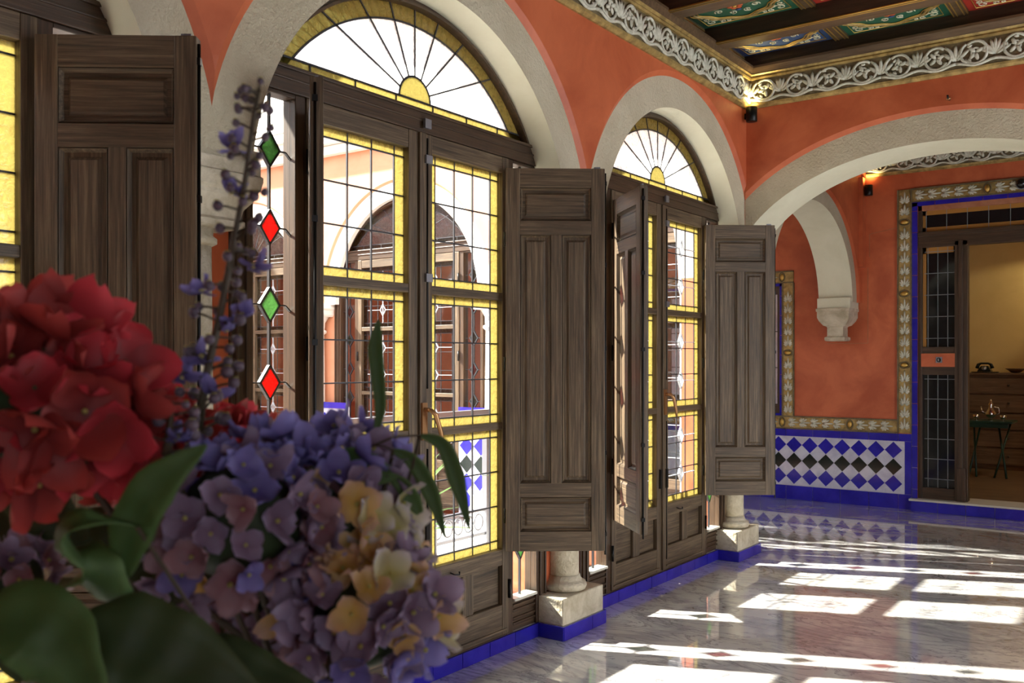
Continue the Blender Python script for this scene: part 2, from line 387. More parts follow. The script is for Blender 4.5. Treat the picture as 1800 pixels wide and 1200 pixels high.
# ================================================================== windows (local: x along wall, room side = -y)
def build_window(white_came=False, leafs=True):
    root = empty('window_1'); root['kind'] = 'structure'
    f = MB()
    for s in (-1, 1):
        f.box(*sorted((s * 0.640, s * 0.687)), 0.0, 0.07, 0.07, 2.385, 'dv')
        f.box(*sorted((s * 0.882, s * 0.975)), -0.005, 0.07, 0.07, 2.385, 'dv')
        f.box(*sorted((s * 0.905, s * 0.92)), -0.015, 0.0, 0.07, 2.385, 'dv'); f.box(*sorted((s * 0.950, s * 0.96)), -0.015, 0.0, 0.07, 2.385, 'dv')
        f.box(*sorted((s * 0.687, s * 0.882)), 0.01, 0.06, 0.07, 0.226, 'dh')
        for z in (0.10, 0.125, 0.165, 0.19): f.box(*sorted((s * 0.690, s * 0.880)), 0.0, 0.012, z, z + 0.012, 'dh')
        f.box(*sorted((s * 0.687, s * 0.882)), -0.012, 0.06, 0.218, 0.232, 'chalk')
        f.box(*sorted((s * 0.687, s * 0.882)), 0.0, 0.06, 2.370, 2.385, 'dh')
    f.box(-0.975, 0.975, -0.01, 0.07, 2.385, 2.482, 'dh')
    f.box(-0.88, 0.88, -0.022, -0.008, 2.468, 2.482, 'dh'); f.box(-0.88, 0.88, -0.016, -0.008, 2.430, 2.440, 'dh')
    f.box(-0.64, 0.64, 0.0, 0.07, 0.045, 0.078, 'dh')
    fr = f.build('frame', root, bevel=0.003)
    # arc frame of the fanlight
    a = MB(); C = 1.96
    t0 = math.asin((2.482 - C) / 0.99)
    def arcpts(R, z0, n=40):
        q = math.asin((z0 - C) / R); return [(R * cos(q + (pi - 2 * q) * i / n), C + R * sin(q + (pi - 2 * q) * i / n)) for i in range(n + 1)]
    def ring(mb, R1, R2, z0, y0, y1, mat, n=40):
        A, B = arcpts(R1, z0, n), arcpts(R2, z0, n)
        for i in range(n): mb.prism([A[i], A[i + 1], B[i + 1], B[i]], y0, y1, mat)
    ring(a, 0.962, 1.02, 2.482, 0.0, 0.07, 'dh'); ring(a, 0.955, 0.967, 2.482, -0.012, 0.03, 'dh')
    a.build('arched_frame', root)
    # fanlight: ripple glass, yellow border, rosette, spokes
    g = MB(); y0, y1 = 0.028, 0.032; H = 2.527; RI = 0.885
    A = arcpts(RI, H, 48); g.prism([(0.0, H)] + A, y0, y1, 'ripple')
    ring(g, RI, 0.962, 2.482, y0, y1, 'yellow')
    g.prism([(-0.83, 2.482), (0.83, 2.482), (0.80, H), (-0.80, H)], y0, y1, 'yellow')
    g.prism([(0.1 * cos(pi * i / 16), H + 0.1 * sin(pi * i / 16)) for i in range(17)], y0 - 0.002, y0 - 0.0005, 'yellow')
    gl = g.build('fanlight_glass', root)
    l = MB(); Y = (0.025, 0.034)
    ring(l, RI - 0.004, RI + 0.004, H, *Y, 'lead'); l.bar((-0.80, H), (0.80, H), 0.008, *Y, 'lead')
    P = [(0.1 * cos(pi * i / 16), H + 0.1 * sin(pi * i / 16)) for i in range(17)]
    for i in range(16): l.bar(P[i], P[i + 1], 0.009, *Y, 'lead')
    for k in range(1, 8):
        t = pi * k / 8; d = (cos(t), sin(t)); b = (H - C) * d[1]; s = -b + sqrt(b * b - (H - C) ** 2 + 0.958 ** 2)
        l.bar((0.1 * d[0], H + 0.1 * d[1]), (s * d[0], H + s * d[1]), 0.007, *Y, 'lead')
    for x in (-0.592, -0.355, -0.118, 0.118, 0.355, 0.592): l.bar((x, 2.482), (x, H), 0.007, *Y, 'lead')
    l.build('fanlight_came', gl)
    # sidelights with red and green diamonds
    for s in (-1, 1):
        g = MB(); x0, x1 = sorted((s * 0.687, s * 0.882)); xc = (x0 + x1) / 2
        zz = [2.17 - 0.283 * k for k in range(7)]
        g.box(x0, x1, 0.030, 0.034, 0.226, 2.372, 'clear')
        for k, z in enumerate(zz):
            g.prism([(xc - 0.044, z), (xc, z - 0.062), (xc + 0.044, z), (xc, z + 0.062)], 0.024, 0.029, 'greeng' if k % 2 == 0 else 'redg')
        go = g.build('sidelight_glass', root)
        l = MB(); prev = 2.372
        for z in zz:
            l.bar((xc, prev), (xc, z + 0.062), 0.007, 0.025, 0.038, 'lead'); prev = z - 0.062
            q = [(xc - 0.044, z), (xc, z - 0.062), (xc + 0.044, z), (xc, z + 0.062)]
            for i in range(4): l.bar(q[i], q[(i + 1) % 4], 0.008, 0.023, 0.038, 'lead')
            l.bar((x0, z), (xc - 0.044, z), 0.005, 0.026, 0.037, 'lead'); l.bar((xc + 0.044, z), (xc + 0.075, z), 0.005, 0.026, 0.037, 'lead'); l.bar((xc + 0.075, z), (x1, z - 0.02), 0.005, 0.026, 0.037, 'lead')
        l.bar((xc, prev), (xc, 0.226), 0.007, 0.025, 0.038, 'lead')
        l.build('sidelight_came', go)
    # two door leaves
    for s in (-1, 1):
        f = MB(); X = lambda a, b: sorted((s * a, s * b))
        f.box(*X(0.012, 0.075), -0.008, 0.05, 0.08, 2.383, 'wv'); f.box(*X(0.590, 0.638), -0.008, 0.05, 0.08, 2.383, 'wv')
        for z0, z1 in ((2.305, 2.383), (1.690, 1.728), (1.070, 1.105), (0.415, 0.492), (0.08, 0.225)): f.box(*X(0.075, 0.590), -0.006, 0.05, z0, z1, 'wh')
        f.box(*X(0.292, 0.372), -0.002, 0.04, 0.225, 0.415, 'wv')
        f.box(*X(0.075, 0.59), 0.018, 0.03, 0.225, 0.415, 'wh')
        if s == 1: f.box(-0.020, 0.022, -0.022, -0.006, 0.085, 2.38, 'wv')
        f.box(*X(0.05, 0.62), -0.014, -0.006, 0.098, 0.108, 'wh')
        fo = f.build('door_leaf', root, bevel=0.003)
        for (z0, z1) in ((1.728, 2.305), (1.105, 1.690), (0.492, 1.070)):
            g = MB(); x0, x1 = X(0.075, 0.590); bx = 0.056; bz = 0.038
            g.box(x0 + bx, x1 - bx, 0.026, 0.030, z0 + bz, z1 - bz, 'clear')
            g.box(x0, x0 + bx, 0.026, 0.030, z0, z1, 'yellow'); g.box(x1 - bx, x1, 0.026, 0.030, z0, z1, 'yellow')
            g.box(x0 + bx, x1 - bx, 0.026, 0.030, z0, z0 + bz, 'yellow'); g.box(x0 + bx, x1 - bx, 0.026, 0.030, z1 - bz, z1, 'yellow')
            w = (x1 - x0 - 2 * bx) / 3; hh = (z1 - z0 - 2 * bz) / 3
            for k in range(4):
                xx = x0 + bx + w * k; zz_ = z0 + bz + hh * k
                g.box(xx - 0.003, xx + 0.003, 0.0245, 0.0315, z0, z1, 'lead'); g.box(x0, x1, 0.0235, 0.0325, zz_ - 0.0028, zz_ + 0.0028, 'lead')
            if white_came:
                xm = (x0 + x1) / 2; g.box(xm - 0.003, xm + 0.003, 0.022, 0.033, z0 + bz, z1 - bz, 'leadw')
                for zc in (z0 + bz + hh * 0.75, z0 + bz + hh * 2.25):
                    q = [(xm - 0.035, zc), (xm, zc - 0.055), (xm + 0.035, zc), (xm, zc + 0.055)]
                    for i in range(4): g.bar(q[i], q[(i + 1) % 4], 0.006, 0.021, 0.034, 'leadw')
                    g.bar((x0 + bx, zc), (xm - 0.035, zc), 0.005, 0.021, 0.033, 'leadw'); g.bar((xm + 0.035, zc), (x1 - bx, zc), 0.005, 0.021, 0.033, 'leadw')
            g.build('pane', fo)
        if s == 1:
            h = MB()   # lever handle and bolts
            h.box(-0.016, 0.016, -0.032, -0.022, 1.06, 1.22, 'bronze')
            h.tube([(0, -0.03, 1.19), (0, -0.065, 1.19), (0.02, -0.075, 1.17), (0.055, -0.075, 1.09), (0.065, -0.073, 1.05)], [0.010, 0.010, 0.011, 0.010, 0.007], 'bronze', 8)
            h.build('handle', fo)
            b = MB(); b.tube([(0.028, -0.020, 1.28), (0.028, -0.020, 2.36)], 0.005, 'iron', 6); b.tube([(0.028, -0.02, 0.15), (0.028, -0.02, 1.02)], 0.005, 'iron', 6)
            for z in (1.74, 2.25): b.box(0.008, 0.048, -0.034, -0.008, z, z + 0.035, 'steel')
            b.box(0.0, 0.04, -0.034, -0.022, 2.40, 2.44, 'steel'); b.box(0.012, 0.036, -0.03, -0.01, 0.60, 0.72, 'iron'); b.box(-0.05, -0.03, -0.02, -0.008, 0.60, 0.72, 'iron')
            b.tube([(0.2, -0.008, 0.45), (0.2, -0.03, 0.445), (0.23, -0.034, 0.44), (0.23, -0.034, 0.455)], 0.004, 'iron', 6)
            b.build('bolt', fo)
        for z in (0.25, 0.75, 1.4, 2.1):
            hm = MB(); hm.tube([(s * 0.639, -0.014, z), (s * 0.639, -0.014, z + 0.09)], 0.008, 'iron', 8); hm.build('hinge', fo)
    return root
win = build_window(); win.location = (0, CY[0] + 0.02, 0); win.rotation_euler = (0, 0, pi / 2)
w2 = copy_tree(win); w2.location = (0, CY[1] + 0.02, 0); w2.name = 'window_2'
w3 = build_window(True); w3.location = (0, CY[2] + 0.02, 0); w3.rotation_euler = (0, 0, pi / 2); w3.name = 'window_3'
PX = [-0.97, -3.25, -5.53]
for i, x in enumerate(PX):
    w = copy_tree(w3); w.location = (x, 6.44, 0); w.rotation_euler = (0, 0, 0); w.name = 'window_%d' % (4 + i)

# blue skirting tiles under the doors
def tile_run(mb, a, b, fixed, z0, z1, axis, out, step=0.205, th=0.012):
    s = a
    while s < b - 1e-4:
        e = min(s + step, b)
        if axis == 'y': mb.box(fixed, fixed + out * th, s + 0.002, e - 0.002, z0 + 0.001, z1 - 0.001, 'blue') if out > 0 else mb.box(fixed - th, fixed, s + 0.002, e - 0.002, z0 + 0.001, z1 - 0.001, 'blue')
        else: mb.box(s + 0.002, e - 0.002, fixed - th, fixed, z0 + 0.001, z1 - 0.001, 'blue')
        s = e
m = MB()
runs = [(-0.25, 1.61), (2.03, 3.875), (4.285, 6.12)]
for a, b in runs:
    m.box(-0.06, 0.0, a, b, 0.0, 0.068, 'grout'); tile_run(m, a, b, 0.0, 0, 0.07, 'y', 1)
struct(m.build('baseboard_left'))

# ================================================================== columns
def build_column(label, group='stone columns between the arched windows'):
    r = thing('column', label, 'column', group=group)
    m = MB(); m.box(-0.10, 0.125, -0.20, 0.20, 0.0, 0.07, 'grout')
    for i in range(2): m.box(0.125, 0.135, -0.205 + i * 0.273, -0.205 + (0.27 if i == 0 else 0.41), 0.001, 0.07, 'blue') if i == 0 else m.box(0.125, 0.135, 0.068, 0.205, 0.001, 0.07, 'blue')
    m.box(-0.10, 0.132, -0.212, -0.20, 0.001, 0.07, 'blue'); m.box(-0.10, 0.132, 0.20, 0.212, 0.001, 0.07, 'blue')
    m.build('tiled_foot', r)
    m = MB(); m.box(-0.11, 0.122, -0.198, 0.198, 0.07, 0.207, 'stone'); m.build('plinth', r, bevel=0.006)
    m = MB(); m.lathe([(0.095, 0.207), (0.112, 0.212), (0.120, 0.232), (0.112, 0.250), (0.098, 0.256), (0.088, 0.268), (0.084, 0.285)], (0, 0, 0), 'stone', 28); m.build('base', r)
    m = MB(); m.lathe([(0.079, 0.28), (0.078, 0.9), (0.074, 1.4), (0.070, 1.80)], (0, 0, 0), 'stone', 28); m.build('shaft', r)
    m = MB(); m.lathe([(0.070, 1.775), (0.088, 1.785), (0.088, 1.80), (0.075, 1.81), (0.078, 1.84)], (0, 0, 0), 'stone', 28)
    m.sqloft([(0.085, 1.835), (0.10, 1.842), (0.10, 1.86), (0.09, 1.87), (0.097, 1.90), (0.12, 1.93), (0.125, 1.94), (0.125, 1.955), (0.135, 1.965), (0.142, 1.995), (0.142, 2.01), (0.136, 2.015), (0.136, 2.055)], (0, 0, 0), 'stone', 0.045)
    m.build('capital', r)
    return r
c0 = build_column('worn stone column behind the nearest dark shutter, seen behind the lavender sprig'); c0.location = (0.03, 1.82, 0)
for y, lb in ((4.08, 'worn stone column under the big grey shutter, on a blue-footed plinth'), (6.32, 'worn stone column in the far corner where the wide arch begins')):
    c = copy_tree(c0); c.location = (0.03, y, 0); c['label'] = lb
# cream springer blocks over the capitals
m = MB()
for y in COLY[:3]: m.box(-0.0, 0.149, y - 0.155, y + 0.185, 1.955, 2.10, 'cream')
m.build('springer', WLO)

# corbel on the back wall
m = MB(); m.sqloft([(0.085, 1.59), (0.095, 1.60), (0.095, 1.625), (0.075, 1.635), (0.075, 1.72), (0.082, 1.73), (0.105, 1.74), (0.135, 1.78), (0.150, 1.815), (0.150, 1.87), (0.158, 1.875), (0.158, 1.90)], (-0.04, 9.055, 0), 'stone')
o = m.build('corbel'); tag(o, 'whitish moulded stone corbel carrying the arch end on the back wall', 'corbel')
m = MB(); m.box(-0.195, 0.115, 8.93, 9.21, 1.895, 2.0, 'soffit'); m.build('corbel_block', WLO)

# ================================================================== shutters (local x = away from hinge, z up)
def build_shutter(label, flip=1):
    r = thing('window_shutter', label, 'shutter', group='wooden shutters of the arched windows')
    H0, H1, Wd, T = 0.49, 2.32, 0.474, 0.022
    f = MB()
    f.box(0.0, 0.068, -T, T, H0, H1, 'wv'); f.box(Wd - 0.066, Wd, -T, T, H0, H1, 'wv')
    for a, b in ((0.0, 0.092), (0.25, 0.318), (1.503, 1.572), (1.735, 1.83)): f.box(0.066, Wd - 0.064, -T + 0.001, T - 0.001, H1 - b, H1 - a, 'wh')
    f.box(0.215, 0.268, -T + 0.001, T - 0.001, H1 - 1.505, H1 - 0.316, 'wv')
    fo = f.build('frame', r, bevel=0.003)
    for (x0, x1, a, b, mt) in ((0.068, Wd - 0.066, 0.092, 0.25, 'wh'), (0.068, 0.215, 0.318, 1.503, 'wv'), (0.268, Wd - 0.066, 0.318, 1.503, 'wv'), (0.068, Wd - 0.066, 1.572, 1.735, 'wh')):
        p = MB(); z0, z1 = H1 - b, H1 - a
        p.box(x0 - 0.004, x1 + 0.004, -0.004, 0.004, z0 - 0.004, z1 + 0.004, mt)
        for sg in (-1, 1):
            q = [(x0 + 0.022, z0 + 0.022), (x1 - 0.022, z0 + 0.022), (x1 - 0.022, z1 - 0.022), (x0 + 0.022, z1 - 0.022)]
            k = [(x0 + 0.034, z0 + 0.034), (x1 - 0.034, z0 + 0.034), (x1 - 0.034, z1 - 0.034), (x0 + 0.034, z1 - 0.034)]
            vs = [(a_[0], sg * 0.003, a_[1]) for a_ in q] + [(a_[0], sg * 0.011, a_[1]) for a_ in k]
            p.add(vs, [(0, 1, 5, 4), (1, 2, 6, 5), (2, 3, 7, 6), (3, 0, 4, 7), (4, 5, 6, 7)], mt)
            # bead round the panel
            e = [(x0 + 0.003, z0 + 0.003), (x1 - 0.003, z0 + 0.003), (x1 - 0.003, z1 - 0.003), (x0 + 0.003, z1 - 0.003)]
            e2 = [(x0 + 0.012, z0 + 0.012), (x1 - 0.012, z0 + 0.012), (x1 - 0.012, z1 - 0.012), (x0 + 0.012, z1 - 0.012)]
            vs = [(a_[0], sg * 0.0205, a_[1]) for a_ in e] + [(a_[0], sg * 0.004, a_[1]) for a_ in e2]
            p.add(vs, [(0, 1, 5, 4), (1, 2, 6, 5), (2, 3, 7, 6), (3, 0, 4, 7)], mt)
        p.build('panel', r)
    for z in (0.62, 1.35, 1.95):
        h = MB(); h.tube([(-0.004, flip * 0.016, z), (-0.004, flip * 0.016, z + 0.07)], 0.007, 'iron', 8); h.build('hinge', r)
    b = MB(); b.tube([(Wd + 0.004, -flip * 0.006, 0.47), (Wd + 0.004, -flip * 0.006, 2.30)], 0.005, 'iron', 8)
    for z in (0.56, 0.95, 1.45, 1.85, 2.24): b.box(Wd - 0.006, Wd + 0.010, -flip * 0.006 - 0.009, -flip * 0.006 + 0.009, z, z + 0.02, 'iron')
    b.box(Wd - 0.05, Wd - 0.02, -0.006, 0.006, 2.318, 2.330, 'steel')
    b.build('espagnolette_rod', r)
    return r
sh = build_shutter('big grey-brown panelled shutter swung open between the two nearest arches')
S = [(1.325, 38, 'darkest panelled shutter standing open at the left of the photo, behind the red flowers'),
     (3.56, 38, None), (5.835, 38, 'farthest panelled shutter, open beside the far corner column'),
     (2.355, -41, 'panelled shutter seen edge on as a narrow black upright beside the diamond sidelight'),
     (4.63, -43, 'panelled shutter half turned away, its sunlit back beside the far window doors')]
for i, (y, ang, lb) in enumerate(S):
    o = sh if lb is None else copy_tree(sh)
    if lb: o['label'] = lb
    if i == 0: o.scale = (0.95, 1, 1)
    o.location = (0.034, y, 0); o.rotation_euler = (0, 0, radians(ang) if ang > 0 else radians(ang))

# ================================================================== cornices with scroll relief
def scroll_relief(mb, s0, s1, zb, ht, place, n_mod=0.44):
    """stems, curls and leaves along s"""
    k = 0; s = s0; rr_ = random.Random(2)
    def T(pts, r): mb.tube([(p[0], 0, p[1]) for p in pts], r, 'relief', 5, fn=lambda v: place(v.x, v.y * 0.9 + 0.008, v.z))
    def leaf(cx, cz, a, L, wd):
        ca, sa = cos(a), sin(a)
        def f(v): return place(cx + v.x * ca - v.z * sa, 0.008 + v.y, cz + v.x * sa + v.z * ca)
        mb.blob((L / 2, 0, 0), (L / 2, 0.008, wd / 2), 'relief', 6, 4, fn=f)
    u = ht
    while s < s1 - 0.05:
        L = n_mod
        for half in (0, 1):
            sg = 1 if half == 0 else -1
            c = s + (0.25 if half == 0 else 0.75) * L
            R = 0.40 * u; zc = zb + u * 0.5
            T([(c + sg * R * cos(t) * (1 - 0.0 * t), zc + R * sin(t)) for t in [(-2.6 + 4.9 * i / 14) for i in range(15)]], 0.0095)
            T([(c + sg * R * 1.28 * cos(t), zc + R * 1.05 * sin(t)) for t in [(2.2 + 1.9 * i / 8) for i in range(9)]], 0.009)
            for q in range(4): leaf(c, zc, 0.5 + q * pi / 2 + rr_.uniform(-.35, .35), 0.31 * u, 0.15 * u)
            for q in range(3): leaf(c + sg * 0.3 * u * cos(q * 1.9), zc + 0.3 * u * sin(q * 1.9), q * 2.1 + rr_.uniform(0, 2), 0.20 * u, 0.11 * u)
            T([(c + sg * (0.14 * u) * cos(t), zc + 0.16 * u * sin(t)) for t in [(0.4 + 4 * i / 8) for i in range(9)]], 0.0065)
        cm = s + 0.5 * L
        for q in (-1.1, -0.7, -0.3, 0.3, 0.7, 1.1): leaf(cm, zb + 0.32 * u, pi / 2 + q, 0.58 * u, 0.14 * u)
        leaf(cm, zb + 0.3 * u, pi / 2, 0.62 * u, 0.14 * u)
        for q in (-0.9, -0.45, 0.0, 0.45, 0.9): leaf(s, zb + 0.28 * u, pi / 2 + q, 0.62 * u, 0.15 * u)
        T([(s + L * i / 16, zb + u * (0.12 + 0.07 * cos(2 * pi * i / 8))) for i in range(17)], 0.0095)
        s += L
def cornice(name, s0, s1, place):
    f = MB()
    def P(prof, mat):   # prof (d,z) ring extruded along s
        vs = [place(s, d, z) for s in (s0, s1) for d, z in prof]; n = len(prof)
        f.add(vs, [tuple(range(n)), tuple(range(2 * n - 1, n - 1, -1))] + [(i, (i + 1) % n, (i + 1) % n + n, i + n) for i in range(n)], mat)
    P([(0, 3.185), (0.026, 3.195), (0.044, 3.365), (0, 3.365)], 'backing')
    P([(0, 3.165), (0.012, 3.165), (0.030, 3.178), (0.034, 3.192), (0, 3.195)], 'dullgold')
    P([(0, 3.350), (0.058, 3.350), (0.062, 3.362), (0.056, 3.372), (0.070, 3.384), (0, 3.384)], 'dullgold')
    P([(0, 3.384), (0.066, 3.384), (0.085, 3.425), (0.085, 3.44), (0, 3.44)], 'beamface')
    o = f.build(name); o['kind'] = 'structure'
    r = MB(); scroll_relief(r, s0 + 0.02, s1, 3.192, 0.165, lambda s, d, z: place(s, d + 0.026 + (z - 3.195) * 0.105, z))
    r.build('scroll_relief', o); return o
cornice('trim_1', -1.6, 6.20, lambda s, d, z: (0.17 + d, 6.20 - (s + 1.6) if False else s, z))
cornice('trim_2', 0.19, 5.1, lambda s, d, z: (s, 6.23 - d, z))
cornice('trim_3', 0.19, 3.8, lambda s, d, z: (s, 9.22 - d, z))

# ================================================================== coffered ceiling
BY = [6.19, 5.52, 4.85, 4.18, 3.51, 2.84, 2.17, 1.50, 0.83, 0.16, -0.51]
for i, y in enumerate(BY):
    y1 = 6.245 if i == 0 else y + 0.14
    r = thing('ceiling_beam', ['dark ceiling beam hard against the wide arch wall', 'second dark ceiling beam out from the wide arch wall', 'third dark ceiling beam out from the wide arch wall', 'fourth dark ceiling beam, crossing at the top edge of the photo'][i] if i < 4 else 'dark ceiling beam above and behind the top edge of the photo', 'beam', (0, 0, 0), group='gilt-edged ceiling beams')
    m = MB(); m.box(0.16, 5.2, y, y1, 3.425, 3.575, 'beam'); m.box(0.16, 5.2, y + 0.004, y1, 3.42, 3.426, 'beamface' if i else 'beam'); m.build('timber', r)
    g = MB()
    g.tube([(0.16, y, 3.424), (5.2, y, 3.424)], 0.006, 'gold', 6); g.tube([(0.16, y + 0.018, 3.420), (5.2, y + 0.018, 3.420)], 0.004, 'gold', 6)
    if i: g.tube([(0.16, y1, 3.424), (5.2, y1, 3.424)], 0.004, 'dullgold', 6)
    g.build('gilt_edge', r)
struct(boxobj('trim_4', (0.10, 0.165, -1.6, 6.24, 3.42, 3.575), 'beam'))
def spiral(cx, cy, r, a0, turns, sg, n=14): return [(cx + r * (1 - 0.85 * i / n) * cos(a0 + sg * turns * 2 * pi * i / n), cy + r * (1 - 0.85 * i / n) * sin(a0 + sg * turns * 2 * pi * i / n)) for i in range(n + 1)]
def build_coffer(field, inner, label):
    L, Wd = 0.625, 0.53
    r = thing('ceiling_panel', label, 'painted panel', group='painted coffers between the ceiling beams')
    m = MB(); m.box(0, L, 0, Wd, 0.0, 0.015, field)
    m.box(0.05, L - 0.05, 0.05, Wd - 0.05, -0.003, 0.0, inner); m.build('board', r)
    def T(mb, pts, rr, mat, z=-0.004, n=5, closed=False): mb.tube([(p[0], p[1], z) for p in pts], rr, mat, n, closed)
    g = MB(); cx, cy = L / 2, Wd / 2; pts = []
    for i in range(64):
        t = 2 * pi * i / 64; k = 1 + 0.13 * abs(cos(2 * t)) ** 3 + 0.05 * cos(8 * t)
        pts.append((cx + 0.225 * k * cos(t), cy + 0.165 * k * sin(t)))
    T(g, pts, 0.009, 'dullgold', -0.008, 6, True)
    T(g, [(cx + (p[0] - cx) * 0.9, cy + (p[1] - cy) * 0.9) for p in pts], 0.004, 'gold', -0.010, 5, True)
    T(g, [(cx + (p[0] - cx) * 1.08, cy + (p[1] - cy) * 1.08) for p in pts], 0.004, 'gold', -0.010, 5, True)
    T(g, [(0.045, 0.045), (L - 0.045, 0.045), (L - 0.045, Wd - 0.045), (0.045, Wd - 0.045)], 0.0035, 'gold', -0.004, 5, True)
    g.build('lobed_moulding', r)
    s = MB()
    for sx in (0, 1):
        for sy in (0, 1):
            X = lambda x: x if sx == 0 else L - x
            Y = lambda y: y if sy == 0 else Wd - y
            for (a, b, rr, a0, tn, sg) in ((0.095, 0.095, 0.036, 0.5, 1.3, 1), (0.155, 0.075, 0.024, 2, 1.2, -1), (0.075, 0.15, 0.024, 4, 1.2, 1), (0.20, 0.072, 0.018, 1, 1.1, 1), (0.072, 0.20, 0.018, 1, 1.1, -1), (0.13, 0.12, 0.022, 3, 1.1, -1)):
                T(s, [(X(p[0]), Y(p[1])) for p in spiral(a, b, rr, a0, tn, sg)], 0.0032, 'pwhite', -0.006)
    for k in range(8):
        t = 2 * pi * (k + 0.5) / 8; c = (cx + 0.125 * cos(t), cy + 0.09 * sin(t))
        T(s, spiral(c[0], c[1], 0.028, t, 1.4, 1 if k % 2 else -1), 0.0035, 'pwhite', -0.006)
    s.build('arabesque', r)
    fl = MB()
    for k in range(6):
        t = 2 * pi * k / 6; fl.blob((cx + 0.032 * cos(t), cy + 0.028 * sin(t), -0.006), (0.020, 0.016, 0.006), 'porange' if field != 'pred' else 'pblue', 8, 4)
    for k in range(4):
        t = 2 * pi * k / 4; fl.blob((cx + 0.085 * cos(t), cy + 0.06 * sin(t), -0.006), (0.022, 0.012, 0.005), 'pblue' if k % 2 else 'pgreen', 8, 4)
    fl.blob((cx, cy, -0.008), (0.014, 0.014, 0.006), 'gold', 8, 4); fl.build('painted_flower', r)
    return r
cof = {'pblue': build_coffer('pblue', 'pblue', ''), 'pgreen': build_coffer('pgreen', 'pgreen', ''), 'pred': build_coffer('pred', 'pred', '')}
names = {'pblue': 'blue', 'pgreen': 'green', 'pred': 'red'}
used = set(); order = ['pblue', 'pgreen', 'pred']
rowname = ['in the row nearest the wide arch', 'in the second row from the wide arch', 'in the third row from the wide arch', 'in the fourth row from the wide arch']
colname = ['against the arcade cornice', 'second out from the arcade cornice', 'third out from the arcade cornice', 'fourth out from the arcade cornice', 'fifth out from the arcade cornice', 'sixth out from the arcade cornice', 'last at the right wall']
bay = MB()
for ri in range(4):
    ya = BY[ri + 1] + 0.14
    for ci in range(7):
        k = order[(ci + ri) % 3]; k = 'pgreen' if (ri, ci) == (1, 0) else k
        if (ri, ci) == (1, 1): k = 'pred'
        if ri >= 3 and ci > 3: continue
        if k in used: o = copy_tree(cof[k])
        else: o = cof[k]; used.add(k)
        o.location = (0.175 + ci * 0.715, ya, 3.530)
        o['label'] = '%s painted ceiling panel %s, %s' % (names[k], rowname[ri], colname[ci])
    cr = MB()
for ci in range(8):
    for ri in range(4):
        ya = BY[ri + 1] + 0.141; yb = BY[ri] - 0.001; x0 = 0.085 + ci * 0.715 + (0.02 if ci else 0.08)
        if ci == 0: x0 = 0.166; x1 = 0.176
        else: x0 = 0.175 + ci * 0.715 - 0.088; x1 = x0 + 0.086
        if x1 > 5.2: continue
        m = MB(); m.box(x0, x1, ya, yb, 3.515, 3.574, 'beamface')
        for q in ((0.0, 1.0) if ci == 0 else (0.03, 0.28, 0.72, 0.97)):
            xx = x0 + (x1 - x0) * q; m.tube([(xx, ya + 0.003, 3.514), (xx, yb - 0.003, 3.514)], 0.0045, 'gold', 5)
        o = m.build('cross_batten')
        tag(o, 'brown gilt-lined ceiling batten, ' + ['first', 'second', 'third', 'fourth', 'fifth', 'sixth', 'seventh', 'eighth'][ci] + ' from the arcade, ' + ['nearest row to the wide arch', 'second row from the wide arch', 'third row from the wide arch', 'fourth row from the wide arch'][ri], 'batten', 'battens between the coffers')

# ================================================================== uplights
def uplight(label, loc, e):
    r = thing('wall_uplight', label, 'lamp', loc, group='black corner uplights')
    m = MB(); m.lathe([(0.034, 0), (0.038, 0.003), (0.038, 0.10), (0.034, 0.10), (0.032, 0.085)], (0, 0, 0), 'iron', 24); m.box(-0.06, -0.02, 0.02, 0.06, 0.03, 0.07, 'iron'); m.build('body', r)
    m = MB(); m.lathe([(0.030, 0.086), (0.030, 0.09)], (0, 0, 0), 'bulb', 20); m.build('lens', r)
    l = bpy.data.lights.new('uplight_beam', 'SPOT'); l.energy = e; l.color = (1.0, 0.76, 0.32); l.spot_size = radians(120); l.spot_blend = 0.8; l.shadow_soft_size = 0.02
    lo = bpy.data.objects.new('uplight_beam', l); COL.objects.link(lo); lo.parent = r; lo.location = (0, 0, 0.105); lo.rotation_euler = (pi, 0, 0)
    return r
uplight('black cylindrical uplight in the near corner beside the wide arch', (0.235, 6.165, 3.06), 6)
uplight('black cylindrical uplight in the corner of the far wall, seen under the wide arch', (0.225, 9.15, 2.98), 5)
m = MB(); m.tube([(1.487, 6.23, 3.02), (1.487, 6.18, 3.02), (1.487, 6.17, 3.035)], 0.006, 'iron', 6); m.lathe([(0.014, -0.006), (0.016, 0.0), (0.010, 0.008)], (1.487, 6.20, 3.02), 'bronze', 10)
tag(m.build('wall_hook'), 'tiny metal hook in the red wall above the wide arch', 'hook')

# ================================================================== back wall dressings
# diamond tile dado
m = MB(); yb = 9.22
m.box(-1.95, 0.537, yb - 0.010, yb, 0.145, 0.64, 'wtile')
dg = 0.159
for row, (zc, mt) in enumerate(((0.585 - 0.03, 'blue'), (0.396, 'ktile'), (0.237, 'blue'))):
    for k in range(-8, 8):
        xc = -0.04 - 0.0 + (k) * dg + 0.0
        if xc + dg / 2 > 0.54 or xc - dg / 2 < -1.95: continue
        h = dg / 2 - 0.001
        m.prism([(xc - h, zc), (xc, zc - h), (xc + h, zc), (xc, zc + h)], yb - 0.0135, yb - 0.006, mt)
for k in range(-8, 8):   # grout lines of the white tiles
    for a, b in (((0, 0.237), (1, 0.396)),): pass
tile_run(m, 0.537, 0.60, yb, 0.142, 0.64, 'x', -1, 0.07)
tile_run(m, -1.95, 0.60, yb, 0.64, 0.712, 'x', -1, 0.27); tile_run(m, -1.95, 0.60, yb, 0.0, 0.142, 'x', -1, 0.27)
m.box(-1.95, 0.65, yb - 0.004, yb + 0.0, 0.0, 0.712, 'grout')
struct(m.build('baseboard_back'))
